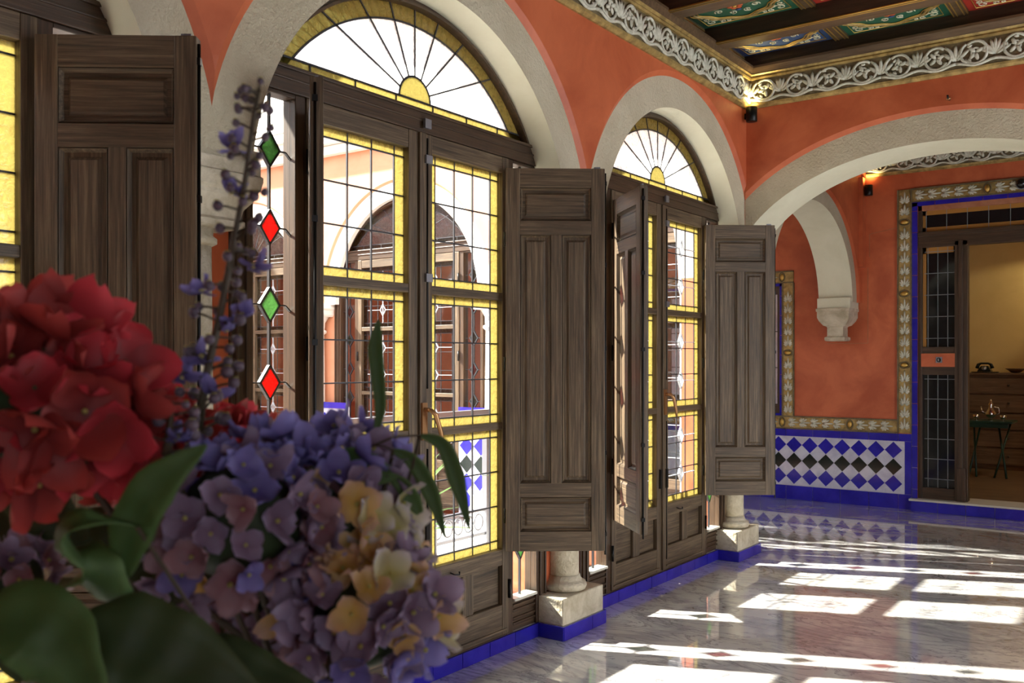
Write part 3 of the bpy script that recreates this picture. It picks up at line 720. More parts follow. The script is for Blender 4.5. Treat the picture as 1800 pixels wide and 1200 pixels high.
# carved and gilt borders
def leaf_border(mb, a, b, wd):
    """acanthus chain from point a to b (x,z) on the back wall"""
    L = math.hypot(b[0] - a[0], b[1] - a[1]); ux, uz = (b[0] - a[0]) / L, (b[1] - a[1]) / L; vx, vz = -uz, ux
    def pl(s, t, d): return (a[0] + ux * s + vx * t, yb - 0.012 - d, a[1] + uz * s + vz * t)
    def slab(s0, s1, t0, t1, d0, d1, mat):
        vs = [pl(s, t, d) for d in (d0, d1) for t in (t0, t1) for s in (s0, s1)]
        mb.add(vs, [(0, 2, 3, 1), (4, 5, 7, 6), (0, 1, 5, 4), (2, 6, 7, 3), (0, 4, 6, 2), (1, 3, 7, 5)], mat)
    slab(0, L, -wd / 2, wd / 2, -0.012, 0.004, 'dullgold')
    for sg in (-1, 1):
        slab(0, L, sg * wd / 2 - 0.006, sg * wd / 2 + 0.006, -0.01, 0.014, 'backing'); slab(0, L, sg * wd * 0.40 - 0.003, sg * wd * 0.40 + 0.003, 0, 0.010, 'dullgold')
    def leafb(cs, ct, ang, ln, w_):
        ca, sa = cos(ang), sin(ang)
        mb.blob((ln / 2, 0, 0), (ln / 2, 0.010, w_ / 2), 'relief', 6, 4, fn=lambda v: pl(cs + v.x * ca - v.z * sa, ct + v.x * sa + v.z * ca, 0.006 + v.y))
    s = 0.03; n = 0; st = 0.112
    while s < L - st * 0.9:
        if n % 6 == 5:
            mb.blob((s + st * 0.45, 0, 0), (0.024, 0.018, wd * 0.30), 'gold', 10, 6, fn=lambda v: pl(v.x, v.z, 0.006 + v.y))
            mb.tube([(s + st * 0.45 + 0.03 * cos(t), 0, wd * 0.40 * sin(t)) for t in [2 * pi * i / 16 for i in range(16)]], 0.005, 'backing', 5, True, fn=lambda v: pl(v.x, v.z, 0.012 + v.y))
        else:
            leafb(s + st * 0.1, 0, 0, st * 0.95, wd * 0.16)
            for q, ln in ((0.42, 0.62), (0.85, 0.48), (1.35, 0.40), (1.9, 0.26)):
                for sg in (-1, 1): leafb(s + st * 0.15, sg * 0.006, sg * q, st * ln, wd * 0.17)
        s += st; n += 1
bd = MB()
leaf_border(bd, (0.538, 0.72), (0.538, 3.01), 0.118)
leaf_border(bd, (0.60, 2.948), (2.70, 2.948), 0.118)
leaf_border(bd, (-1.95, 0.780), (0.478, 0.780), 0.118)
leaf_border(bd, (-0.577, 0.842), (-0.577, 2.19), 0.112)
leaf_border(bd, (-1.95, 2.250), (-0.522, 2.250), 0.112)
o = bd.build('trim_5'); o['kind'] = 'structure'
# blue tile lining of the doorway and of the framed window
m = MB()
z = 0.0
while z < 2.86: m.box(0.602, 0.650, yb - 0.014, yb, z + 0.002, min(z + 0.20, 2.88) - 0.002, 'blue'); z += 0.20
x = 0.602
while x < 2.6: m.box(x + 0.002, x + 0.198, yb - 0.014, yb, 2.845, 2.885, 'blue'); x += 0.2
z = 0.86
while z < 2.18: m.box(-0.665, -0.635, yb - 0.014, yb, z + 0.002, min(z + 0.2, 2.19) - 0.002, 'blue'); z += 0.2
m.box(-1.93, -0.635, yb - 0.014, yb, 2.16, 2.19, 'blue'); m.box(-1.93, -0.635, yb - 0.014, yb, 0.842, 0.868, 'blue')
struct(m.build('trim_6'))
# door step
m = MB(); m.box(0.602, 2.7, 9.16, 9.22, 0, 0.098, 'grout')
tile_run(m, 0.602, 2.70, 9.16, 0.0, 0.098, 'x', -1, 0.235)
m.box(0.59, 2.72, 9.13, 9.5, 0.098, 0.115, 'chalk'); struct(m.build('trim_7'))
# wood frame of the doorway
r = empty('door_1'); r['kind'] = 'structure'
f = MB(); y0, y1 = 9.235, 9.32
f.box(0.65, 0.687, y0, y1, 0.115, 2.86, 'dv'); f.box(0.965, 1.075, y0 - 0.01, y1, 0.115, 2.50, 'dv'); f.box(1.0, 1.035, y0 - 0.025, y0, 0.115, 2.50, 'dv')
f.box(0.687, 0.965, y0, y1, 0.115, 0.22, 'dh'); f.box(0.687, 0.965, y0, y1, 1.27, 1.345, 'dh'); f.box(0.687, 0.965, y0, y1, 1.47, 1.53, 'dh')
f.box(0.65, 2.6, y0 - 0.01, y1, 2.457, 2.60, 'dh'); f.box(0.65, 2.6, y0 - 0.025, y0, 2.56, 2.60, 'dh'); f.box(0.65, 2.6, y0, y1, 2.80, 2.86, 'clay')
f.box(0.985, 1.06, y0 - 0.035, y0, 0.115, 0.42, 'dv'); f.build('frame', r, bevel=0.003)
for z0, z1 in ((0.22, 1.27), (1.53, 2.457)):
    g = MB(); g.box(0.687, 0.965, 9.275, 9.28, z0, z1, 'smoke')
    if z0 > 1: g.box(0.687, 0.95, 9.268, 9.274, z1 - 0.055, z1, 'amber'); g.box(0.687, 0.715, 9.268, 9.274, z0, z1, 'amber')
    for k in range(3): xx = 0.73 + k * 0.085; g.box(xx - 0.0025, xx + 0.0025, 9.266, 9.28, z0, z1, 'leadg')
    n = 6 if z0 < 1 else 5
    for k in range(n): zz = z0 + 0.08 + k * (z1 - z0 - 0.12) / (n - 1); g.box(0.70, 0.965, 9.266, 9.28, zz - 0.0028, zz + 0.0028, 'leadg')
    g.build('leaded_pane', r)
g = MB(); g.box(0.687, 2.6, 9.275, 9.28, 2.60, 2.80, 'smoke'); g.box(0.687, 2.6, 9.268, 9.274, 2.60, 2.645, 'amber'); g.box(0.687, 2.6, 9.268, 9.274, 2.76, 2.80, 'amber'); g.box(0.687, 0.71, 9.268, 9.274, 2.6, 2.8, 'amber')
for k in range(7): xx = 0.715 + 0.175 * k; g.box(xx - 0.0025, xx + 0.0025, 9.266, 9.28, 2.6, 2.8, 'leadg')
g.build('transom_pane', r)
m = MB(); m.box(0.68, 0.968, 9.222, 9.234, 1.345, 1.468, 'red'); po = m.build('doorbell_plate', r)
m = MB(); m.box(0.808, 0.862, 9.214, 9.222, 1.382, 1.436, 'steel'); m.tube([(0.835 + 0.017 * cos(t), 9.212, 1.409 + 0.017 * sin(t)) for t in [0.9 + 4.6 * i / 12 for i in range(13)]], 0.004, 'iron', 6); m.box(0.838, 0.852, 9.209, 9.214, 1.398, 1.42, 'iron'); m.build('bell_push', po)
# dark framed window further left
r = empty('window_7'); r['kind'] = 'structure'
f = MB(); f.box(-1.95, -1.90, 9.24, 9.30, 0.80, 2.20, 'dv'); f.box(-0.70, -0.66, 9.24, 9.30, 0.80, 2.20, 'dv'); f.box(-1.9, -0.7, 9.24, 9.3, 2.08, 2.2, 'dh'); f.box(-1.9, -0.7, 9.24, 9.3, 0.8, 0.96, 'dh'); f.build('frame', r)
g = MB(); g.box(-1.9, -0.7, 9.26, 9.275, 0.96, 2.08, 'wtile')
for z in (1.33, 1.70): g.box(-1.9, -0.7, 9.252, 9.262, z - 0.004, z + 0.004, 'lead')
g.build('pane', r)
# dome camera over the doorway
m = MB(); m.blob((1.515, 9.17, 2.955), (0.045, 0.045, 0.045), 'smoke', 16, 10); o = m.build('dome_camera', None)
m = MB(); m.lathe([(0.05, 0.0), (0.05, 0.02)], (0, 0, 0), 'steel', 20); q = m.build('mount', o); q.rotation_euler = (pi / 2, 0, 0); q.location = (1.515, 9.205, 2.955)
tag(o, 'dark round dome camera on the carved border above the doorway', 'camera')

# ---- room beyond the doorway
struct(boxobj('floor_beyond', (-0.5, 5.0, 9.45, 12.8, -0.1, 0.112), 'pine'))
struct(boxobj('wall_beyond_back', (-0.5, 5.0, 12.7, 12.8, 0.11, 3.5), 'ochre'))
struct(boxobj('wall_beyond_left', (-0.6, -0.5, 9.45, 12.8, 0, 3.5), 'ochre'))
struct(boxobj('wall_beyond_right', (5.0, 5.1, 9.45, 12.8, 0, 3.5), 'ochre'))
struct(boxobj('ceiling_beyond', (-0.6, 5.1, 9.45, 12.8, 3.4, 3.5), 'white'))
def area(name, loc, target, e, size, color, spot=None):
    l = bpy.data.lights.new(name, 'SPOT' if spot else 'AREA'); l.energy = e; l.color = color
    if spot: l.spot_size = spot; l.spot_blend = 0.6; l.shadow_soft_size = size
    else: l.size = size
    o = bpy.data.objects.new(name, l); COL.objects.link(o); o.location = loc
    o.rotation_euler = (Vector(target) - Vector(loc)).to_track_quat('-Z', 'Y').to_euler(); return o
area('wall_spot', (1.9, 12.25, 2.75), (0.85, 12.7, 2.05), 22, 0.03, (1.0, 0.82, 0.50), radians(50))  # unseen ceiling spot that throws the warm patch on the ochre wall
area('room_lamp', (2.6, 11.0, 3.3), (2.6, 11.0, 0), 16, 0.5, (1.0, 0.78, 0.5))
r = thing('chest_of_drawers', 'wide wooden chest of drawers against the ochre wall beyond the doorway', 'chest of drawers', (0, 0, 0.112))
m = MB(); x0, x1 = 0.35, 1.22; m.box(x0, x1, 12.22, 12.66, 0.0, 1.12, 'pine'); m.box(x0 - 0.02, x1 + 0.02, 12.19, 12.68, 1.12, 1.145, 'pine'); m.box(x1 - 0.05, x1, 12.20, 12.25, 0, 1.12, 'pine'); m.box(x0, x0 + 0.05, 12.2, 12.25, 0, 1.12, 'pine'); m.build('carcass', r, bevel=0.004)
zz = [0.06, 0.27, 0.48, 0.68, 0.90, 1.10]
for i in range(5):
    m = MB(); m.box(x0 + 0.055, x1 - 0.055, 12.195, 12.22, zz[i], zz[i + 1] - 0.02, 'pine'); d = m.build('drawer', r, bevel=0.004)
    m = MB()
    for q in (0.25, 0.75): m.blob((x0 + (x1 - x0) * q, 12.185, (zz[i] + zz[i + 1]) / 2), (0.014, 0.014, 0.014), 'dv', 8, 6)
    m.build('knob', d)
m = MB(); m.lathe([(0.03, 0), (0.05, 0.005), (0.085, 0.035), (0.115, 0.05), (0.108, 0.052), (0.06, 0.022)], (0, 0, 0), 'pine', 24); o = m.build('bowl', loc=(1.05, 12.40, 1.257)); tag(o, 'shallow wooden bowl on the chest of drawers', 'bowl')
m = MB(); m.lathe([(0.14, 0), (0.15, 0.004), (0.155, 0.012), (0.14, 0.010)], (0, 0, 0), 'ktile', 24); o = m.build('tray', loc=(0.72, 12.40, 1.257)); tag(o, 'flat black tray on the chest of drawers', 'tray')
r = thing('telephone', 'old black telephone on the tray, handset raised on its cradle', 'telephone', (0.72, 12.40, 1.269))
m = MB(); m.sqloft([(0.075, 0), (0.07, 0.02), (0.045, 0.06), (0.035, 0.07)], (0, 0, 0), 'ktile'); m.build('body', r, bevel=0.004)
m = MB(); m.tube([(-0.085, -0.02, 0.04), (-0.07, -0.02, 0.085), (-0.04, -0.02, 0.10), (0.04, -0.02, 0.10), (0.07, -0.02, 0.085), (0.085, -0.02, 0.04)], [0.022, 0.020, 0.012, 0.012, 0.020, 0.022], 'ktile', 8); m.build('handset', r)
m = MB(); m.lathe([(0.03, 0), (0.03, 0.006)], (0, 0, 0), 'steel', 16); q = m.build('dial', r); q.rotation_euler = (radians(60), 0, 0); q.location = (0, -0.065, 0.045)
r = thing('folding_table', 'dark green folding table with crossed legs beyond the doorway', 'table', (0.92, 11.5, 0.112))
m = MB(); m.box(-0.24, 0.24, -0.20, 0.20, 0.60, 0.625, 'greenp'); m.box(-0.20, 0.20, -0.19, -0.17, 0.55, 0.60, 'greenp'); m.build('table_top', r, bevel=0.004)
for (xa, ya, xb, yb_) in ((-0.20, -0.16, -0.12, 0.16), (-0.12, -0.16, -0.2, 0.16), (0.06, -0.17, 0.18, 0.16), (0.18, -0.17, 0.05, 0.16)):
    m = MB(); m.tube([(xa, ya, 0), (xb, yb_, 0.60)], 0.012, 'greenp', 6); m.build('leg', r)
r = thing('coffee_pot', 'ornate silver pot on the green folding table', 'pot', (0.92, 11.5, 0.737))
m = MB(); m.lathe([(0.035, 0), (0.02, 0.02), (0.05, 0.05), (0.058, 0.08), (0.03, 0.12), (0.018, 0.16), (0.028, 0.18), (0.01, 0.20), (0.012, 0.22), (0.002, 0.235)], (0, 0, 0), 'silver', 20); m.build('body', r)
m = MB(); m.tube([(-0.05, 0, 0.07), (-0.09, 0, 0.10), (-0.10, 0, 0.15)], [0.01, 0.008, 0.005], 'silver', 8); m.build('spout', r)
m = MB(); m.tube([(0.03, 0, 0.15), (0.08, 0, 0.14), (0.085, 0, 0.08), (0.05, 0, 0.06)], 0.005, 'silver', 8); m.build('handle', r)
for dx, lb in ((-0.14, 'small silver cup left of the ornate pot on the folding table'), (0.13, 'small silver cup right of the ornate pot on the folding table')):
    m = MB(); m.lathe([(0.02, 0), (0.012, 0.01), (0.03, 0.03), (0.034, 0.06), (0.030, 0.06)], (0, 0, 0), 'silver', 16); o = m.build('cup', loc=(0.92 + dx, 11.45, 0.737)); tag(o, lb, 'cup', 'silver cups on the folding table')

# ================================================================== patio
wp = MB(); lin = []
for c in PX + [-7.81]:
    mc = MB(); arch_geo(wp, mc, c, 0.90, 0.985, 1.05, 1.13, 0.02, 1.14, 1.14, 3.9, 0.0, -0.05, lambda s, d, z: (s, 6.38 - d, z), 'peach', 'white', 'white', backm='peach'); lin.append(mc)
for x in (-2.11, -4.39, -6.67): wp.box(x - 0.17, x + 0.17, 6.44, 6.62, 0, 1.98, 'peach')
o = struct(wp.build('wall_patio_north'))
for mc in lin: mc.build('arch_lining', o)
m = MB()
for i, (a, b) in enumerate(((3.43, 0.10), (3.52, 0.17), (3.60, 0.22))): m.box(-8.2, -0.3, 6.38 - b, 6.5, a, a + 0.085, 'white')
m.box(-8.2, 0.2, 6.35, 6.66, 3.685, 4.3, 'white')
m.box(-0.98, -0.35, -3.6, 6.2, 3.56, 3.64, 'white') if False else None
struct(m.build('trim_8'))
cp = MB()
pc = thing('patio_column', 'white patio column left of the sunlit arch seen through the middle window', 'column', (-4.39, 6.33, 0), group='white patio columns')
m = MB(); m.box(-0.16, 0.16, -0.16, 0.16, 0.0, 0.25, 'white'); m.build('plinth', pc)
m = MB(); m.lathe([(0.13, 0.25), (0.14, 0.28), (0.12, 0.31), (0.105, 0.34), (0.10, 1.0), (0.09, 1.68)], (0, 0, 0), 'white', 24); m.build('shaft', pc)
m = MB(); m.lathe([(0.09, 1.66), (0.115, 1.68), (0.115, 1.70), (0.095, 1.71), (0.10, 1.78), (0.14, 1.84)], (0, 0, 0), 'white', 24); m.sqloft([(0.14, 1.84), (0.155, 1.86), (0.155, 1.90), (0.17, 1.92), (0.17, 1.97)], (0, 0, 0), 'white'); m.build('capital', pc)
for x, lb in ((-2.11, 'white patio column right of the sunlit arch seen through the middle window'), (-6.67, 'white patio column farthest left across the patio')):
    c = copy_tree(pc); c.location = (x, 6.33, 0); c['label'] = lb
# dado of diamond tiles on the patio wall
m = MB()
for xa, xb in ((-2.55, -1.65), (-4.85, -3.95)):
    m.box(xa, xb, 6.36, 6.379, 0.02, 0.95, 'wtile')
    for k in range(int((xb - xa) / 0.16)):
        for q in range(5):
            xc = xa + 0.09 + k * 0.16; zc = 0.17 + q * 0.16; h = 0.078
            m.prism([(xc - h, zc), (xc, zc - h), (xc + h, zc), (xc, zc + h)], 6.354, 6.362, 'blue' if q != 2 else 'ktile')
    m.box(xa, xb, 6.352, 6.36, 0.93, 0.99, 'blue')
struct(m.build('trim_9'))
# opposite side of the patio
m = MB(); mc_all = []
for c in (-1.6, 0.68, 2.96, 5.24):
    mc = MB(); arch_geo(m, mc, c, 0.90, 0.985, 1.05, 1.13, 0.02, 1.14, 1.14, 3.9, 0.0, -0.3, lambda s, d, z: (-7.0 + d, s, z), 'peach', 'white', 'white'); mc_all.append(mc)
for y in (-0.46, 1.82, 4.10): m.box(-7.3, -7.02, y - 0.18, y + 0.18, 0, 1.98, 'white')
m.box(-8.2, -7.8, -3.6, 6.4, 0, 3.6, 'peach'); m.box(-7.0, -6.8, -3.6, 6.4, 3.43, 3.68, 'white')
o = struct(m.build('wall_patio_west'))
for mc in mc_all: mc.build('arch_lining', o)
struct(boxobj('wall_patio_south', (-8.2, -0.35, -3.8, -3.6, 0, 3.9), 'peach'))
# railing of the patio
r = thing('patio_railing', 'blue-grey metal railing across the patio behind the middle window', 'railing', (-1.6, 0, 0.015))
m = MB(); m.box(-0.03, 0.03, 1.2, 5.55, 0.96, 1.02, 'steel'); m.box(-0.012, 0.012, 1.2, 5.55, 0.08, 0.10, 'steel'); m.box(-0.012, 0.012, 1.2, 5.55, 0.26, 0.28, 'steel'); m.build('rails', r)
for k in range(8):
    y = 1.22 + k * 0.615; m = MB(); m.box(-0.022, 0.022, y - 0.022, y + 0.022, 0, 0.96, 'steel'); m.build('post', r)
m = MB()
for k in range(36):
    y = 1.30 + k * 0.118
    m.tube([(0, y + 0.05 * cos(t), 0.18 + 0.06 * sin(t)) for t in [2 * pi * i / 12 for i in range(12)]], 0.006, 'steel', 5, True)
m.build('scrollwork', r)
r = thing('patio_table', 'small round white table in the patio beyond the red diamond sidelight', 'table', (-4.6, 5.2, 0.015))
m = MB(); m.lathe([(0.40, 0.72), (0.41, 0.73), (0.40, 0.745)], (0, 0, 0), 'white', 28); m.build('table_top', r)
m = MB(); m.lathe([(0.22, 0), (0.2, 0.02), (0.03, 0.05), (0.025, 0.72)], (0, 0, 0), 'iron', 20); m.build('pedestal', r)
# strap-leaved potted plants outside the doors
def blade(mb, base, ang, L, lean, w, mat='leaf', n=8, curl=1.0, al=None):
    vs = []; 
    for i in range(n + 1):
        t = i / n; d = lean * t ** 1.4 * L; z = L * (t - 0.45 * curl * lean * t * t)
        ww = w * (sin(pi * min(1, t * 0.9 + 0.08)) ** 0.7)
        c = Vector(base) + Vector((cos(ang) * d, sin(ang) * d, z)); sd = Vector((-sin(ang), cos(ang), 0)) * ww / 2; up = Vector((0, 0, ww * 0.18))
        vs += [c - sd + up, c, c + sd + up]
        if al is not None: al += [t, t * 0.6, t]
    fs = []
    for i in range(n):
        a = i * 3; fs += [(a, a + 1, a + 4, a + 3), (a + 1, a + 2, a + 5, a + 4)]
    mb.add(vs, fs, mat, True)
def potted(label, loc, n, L, seed):
    rnd = random.Random(seed)
    r = thing('potted_plant', label, 'plant', loc, group='strap-leaved plants on the patio')
    m = MB(); m.lathe([(0.10, 0), (0.14, 0.02), (0.17, 0.26), (0.185, 0.27), (0.185, 0.30), (0.16, 0.30), (0.15, 0.25)], (0, 0, 0), 'clay', 24); m.build('pot', r)
    m = MB(); m.al = []
    for i in range(n): blade(m, (rnd.uniform(-.05, .05), rnd.uniform(-.05, .05), 0.26), rnd.uniform(0, 2 * pi), L * rnd.uniform(0.6, 1.1), rnd.uniform(0.4, 1.2), 0.05, al=m.al)
    m.build('leaves', r)
potted('potted strap-leaved plant outside the far window, seen low in its right pane', (-0.62, 5.45, 0.015), 22, 0.75, 3)
potted('potted strap-leaved plant outside the lower sidelight of the middle window', (-0.95, 3.75, 0.015), 20, 0.7, 5)
potted('potted strap-leaved plant by the patio railing outside the nearest window', (-0.8, 1.6, 0.015), 20, 0.7, 9)

# ================================================================== bouquet in the foreground
RV = Vector((0.809, 0.588, 0)); VV = Vector((-0.588, 0.809, 0)); UZ = Vector((0, 0, 1)); EYE = Vector((2.66, 0, 1.40))
VASE = Vector((1.985, 0.62, 0.76))
def petal(mb, R, ang, L, Wd, cup, al, mat, twist=0.0, n=8, k=5):
    """rounded petal, local x outwards z up, then placed by R"""
    vs = []
    for i in range(n + 1):
        t = i / n; w = Wd * max(0.22, sqrt(max(0.0, 1 - ((t - 0.54) / 0.475) ** 2)))
        pass
        for j in range(k + 1):
            s = j / k * 2 - 1
            x = L * (t - 0.10 * s * s * t); y = w / 2 * s
            z = cup * L * t * t + 0.16 * Wd * s * s * t + 0.04 * L * sin(5 * t + 4 * s + ang * 3) * t + twist * s * t * L * 0.2
            v = Vector((x * cos(ang) - y * sin(ang), x * sin(ang) + y * cos(ang), z)); vs.append(R @ v); al.append(t)
    fs = [(i * (k + 1) + j, (i + 1) * (k + 1) + j, (i + 1) * (k + 1) + j + 1, i * (k + 1) + j + 1) for i in range(n) for j in range(k)]
    mb.add(vs, fs, mat, True)
FL = {}
def floret_mesh(mat, var, size):
    key = (mat, var, size)
    if key in FL: return FL[key]
    rnd = random.Random(hash((var, 11)) % 1000 + var * 17)
    mb = MB(); mb.al = []; a0 = rnd.uniform(0, 1)
    for q in range(4):
        petal(mb, Matrix.Identity(3), a0 + q * pi / 2 + rnd.uniform(-.15, .15), size * rnd.uniform(0.9, 1.1), size * rnd.uniform(0.95, 1.15), rnd.uniform(0.05, 0.95), mb.al, mat, rnd.uniform(-.6, .6))
    nv = len(mb.v); mb.blob((0, 0, 0.003), (0.0022, 0.0022, 0.002), 'p_cream' if mat != 'p_red' else 'leafd', 6, 4)
    mb.al += [0.0] * (len(mb.v) - nv)
    o = mb.build('floret'); me = o.data; bpy.data.objects.remove(o); FL[key] = me; return me
def hydrangea(label, center, R, n, matf, size, seed, group):
    rnd = random.Random(seed); C = Vector(center)
    r = thing('hydrangea', label, 'flower', C, group=group)
    s = MB(); mid = (VASE + UZ * 0.32 - C); end = VASE + UZ * 0.12 - C
    pts = [Vector((0, 0, -R * 0.2)).lerp(mid, t) + Vector((0, 0, -0.03 * sin(pi * t))) for t in (0, .25, .5, .75, 1)] + [end]
    s.tube(pts, 0.0035, 'stem', 8); s.build('stem', r)
    co = MB(); co.al = []
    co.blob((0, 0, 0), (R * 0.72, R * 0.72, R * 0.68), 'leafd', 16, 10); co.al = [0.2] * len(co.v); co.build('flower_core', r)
    ga = pi * (3 - sqrt(5))
    for i in range(n):
        z = 1 - 1.75 * (i + 0.5) / n; rr = sqrt(max(0, 1 - z * z)); a = ga * i + rnd.uniform(-.15, .15)
        d = Vector((cos(a) * rr, sin(a) * rr, z)).normalized()
        p = d * R * rnd.uniform(0.78, 1.14)
        me = floret_mesh(matf(p + C, rnd), rnd.randrange(4), size)
        o = bpy.data.objects.new('floret', me); COL.objects.link(o); o.parent = r; o.location = p
        tilt = (d + Vector((rnd.uniform(-.6, .6), rnd.uniform(-.6, .6), rnd.uniform(-.45, .5)))).normalized()
        o.rotation_euler = (tilt.to_track_quat('Z', 'Y') @ Euler((0, 0, rnd.uniform(0, 6))).to_quaternion()).to_euler()
        k = rnd.uniform(0.8, 1.2); o.scale = (k, k, k)
    return r
def redf(p, rnd): return 'p_red' if rnd.random() < 0.6 else 'p_crim'
def mixf(p, rnd):
    d = p - EYE; hz = d.z / d.dot(VV)       # height in the bunch: bluer at the crown and low right
    k = rnd.random(); side = d.dot(RV) / d.dot(VV)
    if p.z > 1.285: return 'p_blue' if k < 0.75 else 'p_lilac'
    if side > -0.20 and p.z > 1.14: return 'p_peach' if k < 0.35 else ('p_cream' if k < 0.6 else 'p_lilac')
    if p.z < 1.14 and side > -0.2: return 'p_blue' if k < 0.6 else 'p_lilac'
    return 'p_mauve' if k < 0.42 else ('p_lilac' if k < 0.85 else ('p_peach' if k < 0.9 else 'p_blue'))
G1, G2 = 'red hydrangeas in the foreground bunch', 'blue and mauve hydrangeas in the foreground bunch'
def at(u, v, d):      # design helper: a spot seen at (u, v) at distance d along the view, in metres
    r = (u - 900) / 1622 * d; return EYE + VV * d + RV * r + UZ * ((634 - v) / 1622 * d)
hydrangea('big red hydrangea head at the left edge of the photo', at(75, 720, 0.80), 0.080, 62, redf, 0.034, 1, G1)
hydrangea('smaller red hydrangea head tucked right of the big one', at(268, 790, 0.98), 0.056, 44, redf, 0.026, 2, G1)
hydrangea('red hydrangea just peeping over the blue bunch beneath the lavender sprig', at(400, 805, 1.04), 0.038, 34, redf, 0.024, 3, G1)
hydrangea('mauve and blue hydrangea head in the middle of the bunch', at(425, 915, 0.86), 0.080, 95, mixf, 0.0205, 4, G2)
hydrangea('peach-flecked hydrangea head leaning right in the bunch', at(588, 905, 0.92), 0.080, 95, mixf, 0.0215, 5, G2)
hydrangea('violet-blue hydrangea head hanging lowest at the right of the bunch', at(640, 1085, 0.87), 0.066, 80, mixf, 0.0205, 6, G2)
hydrangea('dusky hydrangea head deepest in the bunch, between the stems and the lowest violet head', at(500, 1075, 0.98), 0.062, 60, lambda p, r_: 'p_mauve' if r_.random() < .6 else 'p_lilac', 0.021, 8, G2)
hydrangea('small dull purple hydrangea head low at the left edge', at(25, 1020, 0.84), 0.034, 30, lambda p, r_: 'p_lilac' if r_.random() < .5 else 'p_mauve', 0.016, 7, G2)

def bleaf(name, label, pts, widths, up, mat='leaf', fold=0.18):
    """single leaf along a path with its own midrib fold and stalk into the bunch"""
    mb = MB(); mb.al = []; P = [Vector(p) for p in pts]
    Q = []; W_ = []
    N = 20
    for i in range(N + 1):
        t = i / N * (len(P) - 1); k = min(int(t), len(P) - 2); f = t - k
        p0 = P[max(k - 1, 0)]; p1 = P[k]; p2 = P[k + 1]; p3 = P[min(k + 2, len(P) - 1)]
        Q.append(0.5 * ((2 * p1) + (-p0 + p2) * f + (2 * p0 - 5 * p1 + 4 * p2 - p3) * f * f + (-p0 + 3 * p1 - 3 * p2 + p3) * f ** 3))
        W_.append(widths[k] * (1 - f) + widths[k + 1] * f)
    U = Vector(up).normalized(); vs = []
    for i, q in enumerate(Q):
        t = (Q[min(i + 1, N)] - Q[max(i - 1, 0)]).normalized(); sd = t.cross(U).normalized(); nn = sd.cross(t)
        for s in (-1, -0.5, 0, 0.5, 1):
            vs.append(q + sd * s * W_[i] / 2 + nn * (abs(s) * W_[i] * fold + 0.03 * W_[i] * sin(i * 1.3 + s))); mb.al.append(0.3 + 0.6 * abs(s))
    fs = [(i * 5 + j, i * 5 + j + 1, (i + 1) * 5 + j + 1, (i + 1) * 5 + j) for i in range(N) for j in range(4)]
    mb.add(vs, fs, mat, True)
    o = mb.build(name); tag(o, label, 'leaf', 'green leaves around the foreground bunch')
    md = o.modifiers.new('thickness', 'SOLIDIFY'); md.thickness = 0.0008
    st = MB(); a = P[0]; end = VASE + UZ * 0.2
    st.tube([a.lerp(end, t) for t in (0, 0.35, 0.7, 1.0)], 0.002, 'stem', 6); st.build('stalk', o)
    return o
tocam = (-VV)
bleaf('leaf', 'long upright green leaf crossing between the red and mauve flower heads', [at(215, 1010, .72), at(235, 930, .71), at(280, 850, .70), at(362, 782, .70)], [0.012, 0.036, 0.034, 0.002], tocam)
bleaf('leaf', 'pale curling leaf rolled over under the red flower head', [at(240, 925, .70), at(160, 915, .67), at(120, 935, .67), at(150, 1000, .69), at(200, 1060, .72)], [0.004, 0.020, 0.030, 0.050, 0.03], (0.2, -0.6, 0.8))
bleaf('leaf', 'broad green leaf filling the bottom left corner', [at(170, 1240, .66), at(120, 1140, .66), at(40, 1095, .66), at(-60, 1120, .66)], [0.03, 0.062, 0.06, 0.02], (0.1, -0.8, 0.5))
bleaf('leaf', 'broad dark leaf along the bottom edge below the bare stems', [at(120, 1120, .70), at(220, 1130, .70), at(330, 1170, .70), at(450, 1215, .70)], [0.02, 0.075, 0.068, 0.006], (0.1, -0.8, 0.5), 'leafd')
bleaf('leaf', 'dark leaf half hidden under the lowest mauve florets', [at(300, 1190, .76), at(380, 1150, .76), at(470, 1185, .76), at(560, 1215, .76)], [0.01, 0.035, 0.03, 0.006], (0.1, -0.5, 0.8), 'leafd')
bleaf('leaf', 'dark leaf at the left edge under the big red flower', [at(150, 960, .86), at(90, 900, .86), at(40, 860, .86), at(-30, 850, .86)], [0.02, 0.05, 0.05, 0.03], (0.1, -0.8, 0.5), 'leafd')
bleaf('leaf', 'dark leaf added deep in the bunch to close the gap behind the bare stems', [at(420, 1240, 1.0), at(370, 1120, 1.0), at(330, 1020, 1.0), at(300, 930, 1.0)], [0.03, 0.085, 0.08, 0.01], tocam, 'leafd')  # added to darken the bright gap between the flower heads
bleaf('leaf', 'second dark leaf added deep in the bunch, below the smaller red flower', [at(330, 1100, 1.02), at(270, 1020, 1.02), at(220, 950, 1.02), at(150, 900, 1.02)], [0.03, 0.085, 0.08, 0.01], tocam, 'leafd')  # added with the leaf above to keep that gap dark
bleaf('leaf', 'dark leaf furthest left and deepest in the bunch, behind the small purple flower', [at(60, 1190, 1.0), at(30, 1080, 1.0), at(0, 960, 1.0), at(-10, 830, 1.0)], [0.03, 0.095, 0.10, 0.02], tocam, 'leafd')
bleaf('leaf', 'pointed green leaf pointing straight up in front of the window lattice', [at(656, 772, .92), at(668, 720, .92), at(664, 660, .92), at(660, 610, .92), at(665, 562, .92)], [0.001, 0.011, 0.014, 0.016, 0.002], tocam)
bleaf('leaf', 'short broad green leaf right of the topmost blue florets', [at(605, 800, .90), at(640, 815, .89), at(670, 830, .89), at(706, 832, .89)], [0.015, 0.030, 0.024, 0.002], tocam)
